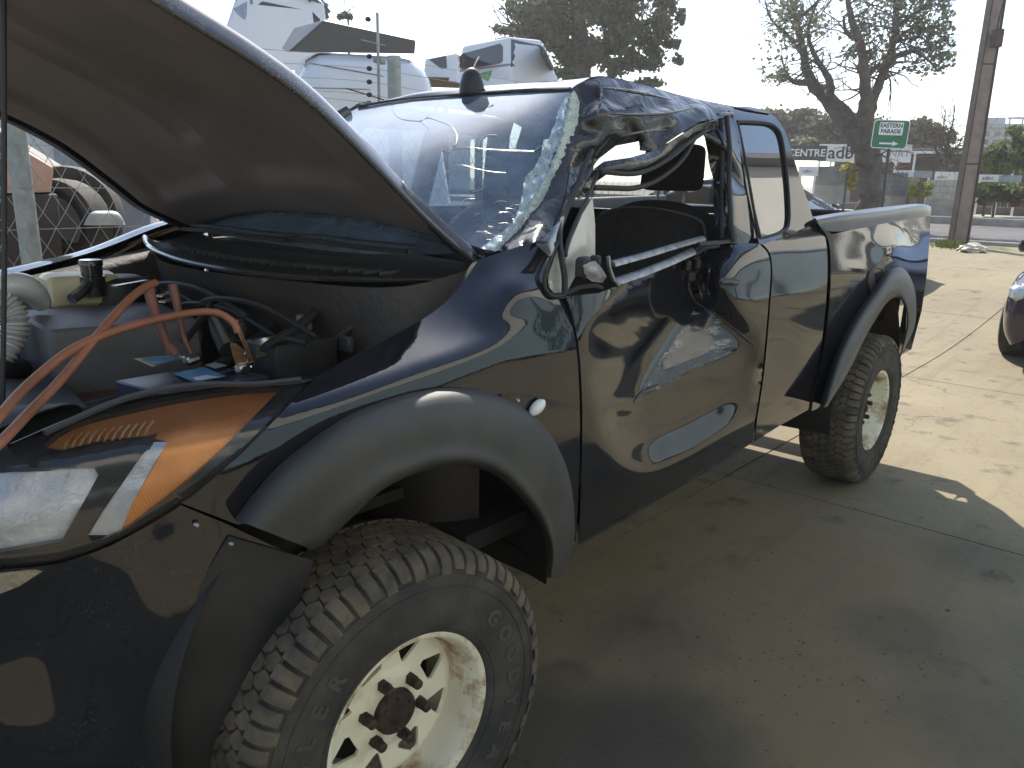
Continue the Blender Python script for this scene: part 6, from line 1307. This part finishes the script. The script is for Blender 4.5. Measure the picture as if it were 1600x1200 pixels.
# storage rack that carries the stacked canopies
WSH = paint_mat('white_gelcoat', (.72, .73, .74), .25, (.35, .32, .27)); DKG = mat('dark_privacy_glass', (.05, .05, .055), .06, var=.1, coat=.4); DSH = mat('faded_dark_fibreglass', (.075, .075, .075), .5, scale=3, col2=(.055, .055, .058))
def rack(c, w, d, z, label):
    e = empty('storage_rack', (c[0], c[1], 0)); tag(e, label, 'rack'); rz = facing(c)
    for sx in (-1, 1):
        for sy in (-1, 1):
            q = Matrix.Rotation(rz, 3, 'Z') @ Vector((sx*w/2, sy*d/2, 0)); MB().box((c[0]+q.x, c[1]+q.y, (z-.04)/2), (.09, .09, z-.04), bev=.006).build('post', RUST, e)
    MB().box((c[0], c[1], z-.02), (w+.1, d+.1, .06), rz=rz, bev=.006).build('deck', RUST, e)
def hull(name, label, cat, B, T, m, wins, windm=DKG, bev=.06, ground=False):
    """moulded shell from its base and roof outlines; wins are panes let into its faces"""
    base = [up(PD(*q), 0.0) if ground else PD(*q) for q in B]; top = [PD(*q) for q in T]; e = empty(name, tuple(np.mean(base, 0))); tag(e, label, cat)
    bm = bmesh.new(); vb = [bm.verts.new(q) for q in base]; vt = [bm.verts.new(q) for q in top]; n = len(base)
    bm.faces.new(vb[::-1]); bm.faces.new(vt)
    for i in range(n): bm.faces.new((vb[i], vb[(i+1) % n], vt[(i+1) % n], vt[i]))
    bmesh.ops.recalc_face_normals(bm, faces=bm.faces[:]); bmesh.ops.bevel(bm, geom=[q for q in bm.edges if q.verts[0] not in vb or q.verts[1] not in vb], offset=bev, segments=4, profile=.6, affect='EDGES')
    bm.verts.index_update(); V = [v.co.copy() for v in bm.verts]; F = [[v.index for v in f.verts] for f in bm.faces]; bm.free()
    o = obj('shell', V, F, m, e, True, angle=40); bv = BVHTree.FromPolygons(V, F)
    for nm, poly, mm in wins:
        v, FF = triangulate(poly, (), 8); VV = []
        for a, c in v:
            D = Vector(ray(a, c)).normalized(); h = bv.ray_cast(Vector(CAM), D); VV.append(h[0]-D*.012 if h[0] else Vector(PD(a, c, B[0][2])))
        orient(nm, VV, FF, mm, e, .006)
    return e
def rnd_rect(x0, y0, x1, y1, y2, y3, r=4):    # left edge y0..y1, right edge y2..y3
    return [(x0, y0+r), (x0+r, y0), (x1-r, y2), (x1, y2+r), (x1, y3-r), (x1-r, y3), (x0+r, y1), (x0, y1-r)]
STR = mat('grey_trim_strip', (.22, .23, .24), .5); GRNP = mat('green_sticker', (.12, .36, .10), .4)
hull('ute_canopy', 'white fibreglass ute canopy with dark side and rear windows behind the truck roof', 'canopy',
     [(800, 150, 14), (712, 128, 15.2), (800, 140, 17), (884, 150, 15)], [(797, 57, 14.2), (722, 72, 15.2), (790, 56, 16.6), (846, 63, 14.9)], WSH,
     [('side_window', rnd_rect(718, 84, 785, 109, 68, 99, 4), DKG), ('rear_window', [(799, 61), (845, 71), (851, 76), (866, 107), (864, 110), (799, 105)], DKG), ('trim_strip', [(718, 109), (798, 99), (798, 102), (718, 112)], STR), ('sticker', [(742, 116), (768, 110), (762, 127)], GRNP)])
rack(PD(798, 145, 15.6), 2.6, 2.4, PD(800, 150, 14.5)[2], 'rusty steel storage rack under the white ute canopy')
hull('ute_canopy', 'narrow end of a second white canopy left of the windowed white canopy', 'canopy', [(716, 128, 16.4), (660, 122, 17), (690, 120, 18), (730, 122, 17.5)], [(714, 83, 16.5), (664, 92, 17), (690, 92, 17.8), (722, 86, 17.4)], WSH, [('side_window', [(670, 93), (697, 87), (698, 106), (690, 108)], DKG)], bev=.04)
rack(PD(695, 125, 17.2), 1.4, 1.2, PD(700, 126, 17)[2], 'rusty steel rack under the narrow white canopy end')
hull('hardtop_cover', 'flat dark hardtop cover with a wedge end, stacked above the rounded white body', 'hardtop',
     [(648, 84, 8.7), (450, 81, 8.2), (440, 76, 9.5), (640, 78, 9.9)], [(650, 63, 8.7), (506, 31, 8.3), (460, 42, 9.4), (640, 52, 9.8)], DSH, [], bev=.03)
hull('parked_white_van', 'rounded white vehicle body behind the fence, under the dark hardtop', 'vehicle',
     [(742, 260, 8.2), (452, 330, 7.6), (440, 300, 9.6), (700, 240, 10)], [(676, 92, 8.6), (470, 80, 8.0), (455, 79, 9.4), (640, 90, 9.9)], WSH, [('vent', [(556, 163), (578, 157), (588, 168), (556, 182)], DSH), ('seam', [(474, 96), (600, 118), (600, 119.2), (474, 97.2)], STR), ('seam', [(474, 136), (580, 139), (580, 140), (474, 137)], STR)], bev=.35, ground=True)
hull('parked_white_ute', 'white ute cab with roof rack at the top, left of the dark hardtop', 'vehicle',
     [(520, 110, 11), (330, 110, 10.6), (330, 96, 13), (530, 96, 13)], [(506, 2, 11.2), (372, -14, 10.8), (372, -14, 12.6), (500, 2, 12.8)], WSH, [('side_window', [(404, 6), (410, 2), (488, 18), (500, 30), (503, 44), (404, 30)], DKG), ('door_post', [(391, -4), (395, -4), (395, 44), (389, 44)], STR), ('windscreen', [(364, 14), (386, 2), (386, 34), (376, 26)], mat('bluish_screen_glass', (.35, .40, .55), .1))], bev=.06)
rack(PD(430, 100, 12), 2.8, 2.6, min(PD(520, 130, 11)[2], PD(330, 90, 10.6)[2]), 'tall rusty rack under the white ute cab behind the fence')
rr = empty('roof_rack', tuple(PD(450, 0, 11.4))); tag(rr, 'dark tubular roof rack on the white ute cab', 'roof rack')
MB().tube(crv([PD(420, -6, 11), PD(470, -8, 11.1), PD(500, 6, 11.2), PD(512, 28, 11.3)], 5), .025, 8).build('rail', DSH, rr); MB().tube([PD(430, -6, 12.4), PD(500, -4, 12.5), PD(515, 20, 12.5)], .025, 8).build('rail', DSH, rr)
for t in (432, 458, 484): MB().tube([PD(t, -6+(t-432)*.12, 11.05), PD(t+6, -6+(t-432)*.1, 12.4)], .02, 6).build('cross_bar', DSH, rr)
# lower yard clutter seen through the mesh at left
wy = mat('sunlit_salmon_panel', (.55, .33, .24), .6, scale=5, col2=(.42, .24, .17))
hull('storage_box', 'salmon pink metal box in the sun behind the left fence post', 'box', [(80, 300, 5.6), (4, 302, 5.4), (4, 296, 6.3), (76, 292, 6.4)], [(84, 262, 5.6), (4, 214, 5.4), (6, 212, 6.3), (78, 258, 6.4)], wy, [], bev=.02)
hull('salvage_bench', 'dark workbench under the salmon pink box behind the fence', 'bench', [(90, 430, 5.6), (-40, 440, 5.3), (-40, 400, 6.4), (86, 400, 6.5)], [(90, 303, 5.6), (-40, 306, 5.3), (-40, 300, 6.4), (86, 300, 6.5)], mat('oily_dark_timber', (.05, .035, .03), .8, scale=4), [], bev=.02, ground=True)
def wheel_stack(px, py, D, r, label, tilt):
    c = PD(px, py, D); e = empty('spare_tyre', tuple(c)); tag(e, label, 'tyre'); b = MB(); b.lathe([(r*.62, -.09), (r*.8, -.11), (r*.97, -.09), (r, 0), (r*.97, .09), (r*.8, .11), (r*.62, .09)], 28, 'X'); R3 = Matrix.Rotation(tilt, 3, 'Z')
    b.V = [tuple(Vector(c)+R3 @ Vector(v)) for v in b.V]; b.build('tyre_carcass', TYRE, e)
rack(PD(118, 350, 6.2), .9, 1.1, 1.21-.33, 'low rusty rack holding the spare tyres and grey panel behind the fence')
wheel_stack(112, 335, 6.4, .33, 'spare tyre standing behind the fence right of the salmon pink box', .9)
wheel_stack(100, 350, 6.0, .29, 'second spare tyre standing lower behind the fence near the post', .6)
hull('salvage_bonnet', 'pale rounded car panel low behind the fence above the far fender', 'car panel', [(196, 352, 5.4), (130, 352, 5.3), (134, 346, 6), (194, 346, 6)], [(188, 330, 5.4), (140, 330, 5.3), (142, 329, 6), (184, 329, 6)], mat('chalky_grey_panel', (.42, .42, .40), .6), [], bev=.05)
hull('covered_load', 'bluish grey sheeted load behind the fence under the raised hood', 'sheeted load', [(230, 420, 7.6), (100, 420, 7.4), (100, 380, 8.6), (240, 380, 8.8)], [(232, 240, 7.6), (120, 210, 7.4), (120, 205, 8.6), (236, 230, 8.8)], mat('bluish_grey_sheet', (.26, .28, .31), .7, scale=2, bump=.3, bscale=5, col2=(.2, .21, .24)), [], bev=.12, ground=True)
hull('pipe_bundle', 'dark sloping steel frame stored behind the fence by the post', 'steel frame', [(60, 420, 6.9), (-80, 420, 6.6), (-80, 380, 7.2), (70, 380, 7.3)], [(140, 300, 6.9), (-80, 150, 6.6), (-80, 150, 7.2), (150, 290, 7.3)], mat('dark_grey_steel', (.09, .085, .085), .7), [], bev=.04, ground=True)

sh = empty('storage_shed', (2, 30, 0)); tag(sh, 'long low pale storage shed far behind the fence', 'shed')
shm = mat('pale_shed_cladding', (.55, .56, .55), .7, scale=1.0, col2=(.46, .47, .46)); MB().box((2, 32, 1.8), (60, 4, 3.6)).build('wall', shm, sh, smooth=False); MB().box((2, 31.8, 3.7), (61, 5, .2)).build('roof', mat('shed_roof_sheet', (.35, .36, .37), .6), sh, smooth=False)
for x in range(-24, 30, 6): MB().box((x, 29.97, 1.4), (3, .05, 2.6)).build('door', mat('shed_door', (.25, .28, .30), .6), sh, smooth=False)
# ------------------------------------------------------------------ other cars
def car(name, label, loc, rz, paint, H=1.42):
    e = empty(name, loc, 0); tag(e, label, 'car'); T = Matrix.Translation(loc) @ Matrix.Rotation(rz, 4, 'Z')
    s = H/1.42
    st_ = [(-2.15, .62, .30, .62), (-2.08, .76, .22, .74), (-1.7, .86, .20, .82), (-.9, .89, .19, .90), (.2, .90, .19, .93), (1.3, .89, .19, .97), (1.95, .84, .22, .99), (2.2, .72, .30, .90), (2.24, .6, .40, .75)]
    rows = []
    for x, w, z0, z1 in st_:
        z1 *= s; half = [(w*.90, z0), (w*.97, z0+.10), (w, z0+(z1-z0)*.45), (w*.985, z0+(z1-z0)*.72), (w*.93, z1-.03), (w*.80, z1), (w*.4, z1+.03), (0, z1+.035)]
        rows.append([(x, -y, z) for y, z in half]+[(x, y, z) for y, z in half[::-1][1:]])
    C = smooth_rows([resample(crv(r_, 4), 44) for r_ in rows], 50); V = [T @ Vector(p) for c in C for p in c]; n = 44
    F = [(i*n+j, i*n+j+1, (i+1)*n+j+1, (i+1)*n+j) for i in range(49) for j in range(n-1)]+[tuple(range(n)), tuple(49*n+j for j in range(n))]
    MB().add(V, F).build('body', paint, e, angle=50)
    g = [(-1.05, .74, .92), (-.55, .66, 1.20), (-.15, .60, 1.38), (.5, .58, 1.42), (1.1, .58, 1.38), (1.6, .63, 1.20), (1.95, .68, 1.0)]
    rows = [[(x, -w*1.12, .86*s), (x, -w*1.06, min(z*s, (.86+z)/2*s)), (x, -w*.98, z*s-.05), (x, -w*.7, z*s-.005), (x, 0, z*s+.015), (x, w*.7, z*s-.005), (x, w*.98, z*s-.05), (x, w*1.06, min(z*s, (.86+z)/2*s)), (x, w*1.12, .86*s)] for x, w, z in g]
    C = smooth_rows([resample(crv(r_, 4), 40) for r_ in rows], 40); V = [T @ Vector(p) for c in C for p in c]; n = 40
    F = [(i*n+j, i*n+j+1, (i+1)*n+j+1, (i+1)*n+j) for i in range(39) for j in range(n-1)]
    MB().add(V, F).build('cabin', paint, e, angle=50); bv = BVHTree.FromPolygons(V, F)
    def glass(nm, quad, axis):
        GV = []; GF = []; N_ = 10; A, B_, C_, D_ = [np.array(q) for q in quad]
        for i in range(N_+1):
            for j in range(N_+1):
                p = (A*(1-i/N_)+B_*(i/N_))*(1-j/N_)+(D_*(1-i/N_)+C_*(i/N_))*(j/N_); pw = T @ Vector(p); dw = (T.to_3x3() @ Vector(axis)).normalized(); h = bv.ray_cast(pw-dw*2, dw); GV.append((h[0]-dw*.012) if h[0] else pw)
        for i in range(N_):
            for j in range(N_): GF.append((i*(N_+1)+j, i*(N_+1)+j+1, (i+1)*(N_+1)+j+1, (i+1)*(N_+1)+j))
        MB().add(GV, GF).build(nm, CARGL, e)
    z = s
    glass('windscreen', [(-1.0, -.56, .95*z), (-1.0, .56, .95*z), (-.28, .46, 1.33*z), (-.28, -.46, 1.33*z)], (1, 0, -.6))
    glass('rear_window', [(1.85, -.5, 1.05*z), (1.85, .5, 1.05*z), (1.25, .44, 1.33*z), (1.25, -.44, 1.33*z)], (-1, 0, -.6))
    for sd_ in (-1, 1):
        glass('side_window', [(-.62, sd_, .96*z), (.42, sd_, .98*z), (.42, sd_, 1.31*z), (-.12, sd_, 1.30*z)], (0, -sd_, 0)); glass('side_window', [(.50, sd_, .98*z), (1.45, sd_, 1.0*z), (1.15, sd_, 1.28*z), (.50, sd_, 1.31*z)], (0, -sd_, 0))
        for wx in (-1.35, 1.32):
            b = MB(); b.lathe([(.19, -.085), (.21, -.10), (.29, -.105), (.315, -.09), (.32, 0), (.315, .09), (.29, .105), (.19, .09)], 32, 'Y', (wx, sd_*.80, .32)); b.V = [tuple(T @ Vector(v)) for v in b.V]; t_ = b.build('tyre', TYRE, e)
            b = MB(); b.lathe([(0, -sd_*-.09), (.06, -sd_*-.095), (.17, -sd_*-.075), (.20, -sd_*-.09), (.205, 0)], 28, 'Y', (wx, sd_*.80, .32)); b.V = [tuple(T @ Vector(v)) for v in b.V]; b.build('rim', ALU, t_)
        b = MB(); b.box((-.70, sd_*.97, .98*z), (.10, .20, .13), bev=.04); b.V = [tuple(T @ Vector(v)) for v in b.V]; b.build('mirror', paint, e)
        b = MB(); b.box((-2.02, sd_*.62, .66*z), (.18, .30, .13), rz=sd_*.5, bev=.04); b.V = [tuple(T @ Vector(v)) for v in b.V]; b.build('headlamp', CHROME, e)
        b = MB(); b.box((2.16, sd_*.60, .80*z), (.12, .28, .14), rz=-sd_*.5, bev=.03); b.V = [tuple(T @ Vector(v)) for v in b.V]; b.build('tail_lamp', mat('red_tail_lamp', (.35, .03, .03), .2), e)
    b = MB(); b.box((-2.14, 0, .42), (.06, .9, .16), bev=.03); b.V = [tuple(T @ Vector(v)) for v in b.V]; b.build('grille', PLAST2, e)
    return e
CARGL = glassy('pale_car_glass', None, .02, (.45, .5, .55), .12, (.25, .28, .3), ior=1.7)
p = PD(1188, 320, 13.0); car('parked_car', 'dark sedan with pale windscreen parked beyond the truck bed', (p[0], p[1], gz(p[0], 0)-.03), math.radians(84), paint_mat('dark_grey_car_paint', (.02, .02, .023), .3), 1.36)
car('parked_car', 'dark purple car nose at the right edge of the yard', (8.9, -1.76, 0), math.radians(-4), paint_mat('dark_plum_car_paint', (.03, .022, .035), .2), 1.42)
def container(label, x0, x1, y1, m):  # unseen boxes added to give the truck paint something to mirror
    """plain-sided steel box on sleepers"""
    e = empty('reflection_box', ((x0+x1)/2, y1-1.2, 0)); tag(e, label, 'container'); z0, z1 = .16, 2.75
    MB().box(((x0+x1)/2, y1-1.25, (z0+z1)/2), (x1-x0-.02, 2.3, z1-z0-.02)).build('body', m, e, smooth=False)
    n = int((x1-x0)/.28); V = []; F = []
    for i in range(n*4+1):
        x = x0+.1+(x1-x0-.2)*i/(n*4); d = 0; V += [(x, y1-.06-d, z0+.12), (x, y1-.06-d, z1-.12)]
    for i in range(n*4): F.append((2*i, 2*i+2, 2*i+3, 2*i+1))
    MB().add(V, F).build('side_sheet', m, e, smooth=False)
    for z in (z0+.06, z1-.06): MB().box(((x0+x1)/2, y1-.06, z), (x1-x0, .12, .12), bev=.01).build('side_rail', m, e, smooth=False)
    for x in (x0+.06, x1-.06): MB().box((x, y1-.055, (z0+z1)/2), (.12, .11, z1-z0-.24), bev=.01).build('corner_post', m, e, smooth=False)
    for x in (x0+.3, x1-.3): MB().box((x, y1-1.2, .08), (.3, 2.2, .16), bev=.01).build('sleeper', RUST, e, smooth=False)
container('unseen teal box added behind the camera to be mirrored in the truck door', -.6, 5.4, -4.5, mat('faded_teal_steel', (.32, .44, .48), .5, scale=2, col2=(.27, .38, .42)))
container('unseen blue grey box added behind the camera to be mirrored in the truck bed', 6.0, 12.0, -4.7, mat('blue_grey_steel', (.32, .40, .44), .5, scale=2, col2=(.27, .35, .39)))
# ------------------------------------------------------------------ workshop behind the photographer (seen in the paint)
wk = empty('workshop', (17, -8, 0)); tag(wk, 'tall cream workshop with dark roller doors, mirrored in the truck paint', 'building')
CREAM = mat('cream_render', (.78, .76, .69), .85, scale=.6, bump=.1, col2=(.70, .68, .61)); wl = MB().box((17, -10.5, 4.1), (52, 5, 8.4)).build('wall', CREAM, wk, smooth=False)
MB().box((17, -10.3, 8.5), (53, 6, .35), bev=.03).build('roof', mat('grey_roof', (.2, .2, .21), .6), wk, smooth=False)
for x in (-4, 4, 13, 21, 29, 37):
    MB().box((x, -7.97, 1.5), (3.2, .06, 3.0)).build('roller_door', mat('dark_roller_door', (.06, .065, .07), .6, scale=4), wk, smooth=False)
for x in (9.5, 17, 25, 33):
    MB().box((x, -7.97, 1.9), (1.6, .05, 1.2)).build('window', GLD, wk, smooth=False)
MB().box((17, -7.96, 3.35), (51, .05, .35)).build('fascia_band', mat('blue_grey_band', (.12, .16, .2), .6), wk, smooth=False)
# ------------------------------------------------------------------ litter on the yard
rnd = random.Random(77); b = MB()
for k in range(650):
    x, y_ = rnd.uniform(.2, 7.5), rnd.uniform(-3.2, .6)
    if rnd.random() < .35: x, y_ = rnd.gauss(1.4, .5), rnd.gauss(-1.3, .3)
    s_ = rnd.uniform(.0015, .0048)*(1+(rnd.random() < .06)); a = rnd.uniform(0, 6.3); z = gz(x, 0)+.001; pts = []
    for i in range(5):
        t = a+i*1.257; r_ = s_*rnd.uniform(.5, 1.3)*(1.6 if i == 0 else 1); pts.append((x+r_*math.cos(t), y_+r_*math.sin(t), z))
    b.add(pts+[(x, y_, z+s_*.5)], [(i, (i+1) % 5, 5) for i in range(5)])
o = b.build('leaf_litter', mat('dark_leaf_litter', (.05, .04, .03), .9, scale=30, col2=(.14, .10, .06)), smooth=False, fix=False); o['kind'] = 'stuff'; o['label'] = 'scattered dark grit and leaf bits on the concrete'
hz = MB().box((130, 60, 14), (420, 420, 34)).build('haze', None, smooth=False); hz['kind'] = 'stuff'; hz['label'] = 'thin added haze standing in for lens veil'  # volume added to imitate lens veil over the background
hm = bpy.data.materials.new('veil_volume'); hm.use_nodes = True; N = hm.node_tree.nodes; N.remove(N['Principled BSDF']); pv = N.new('ShaderNodeVolumePrincipled'); pv.inputs['Density'].default_value = .0014; pv.inputs['Anisotropy'].default_value = .55; pv.inputs['Color'].default_value = (.95, .95, .95, 1)
hm.node_tree.links.new(pv.outputs[0], N['Material Output'].inputs['Volume']); hz.data.materials.append(hm)
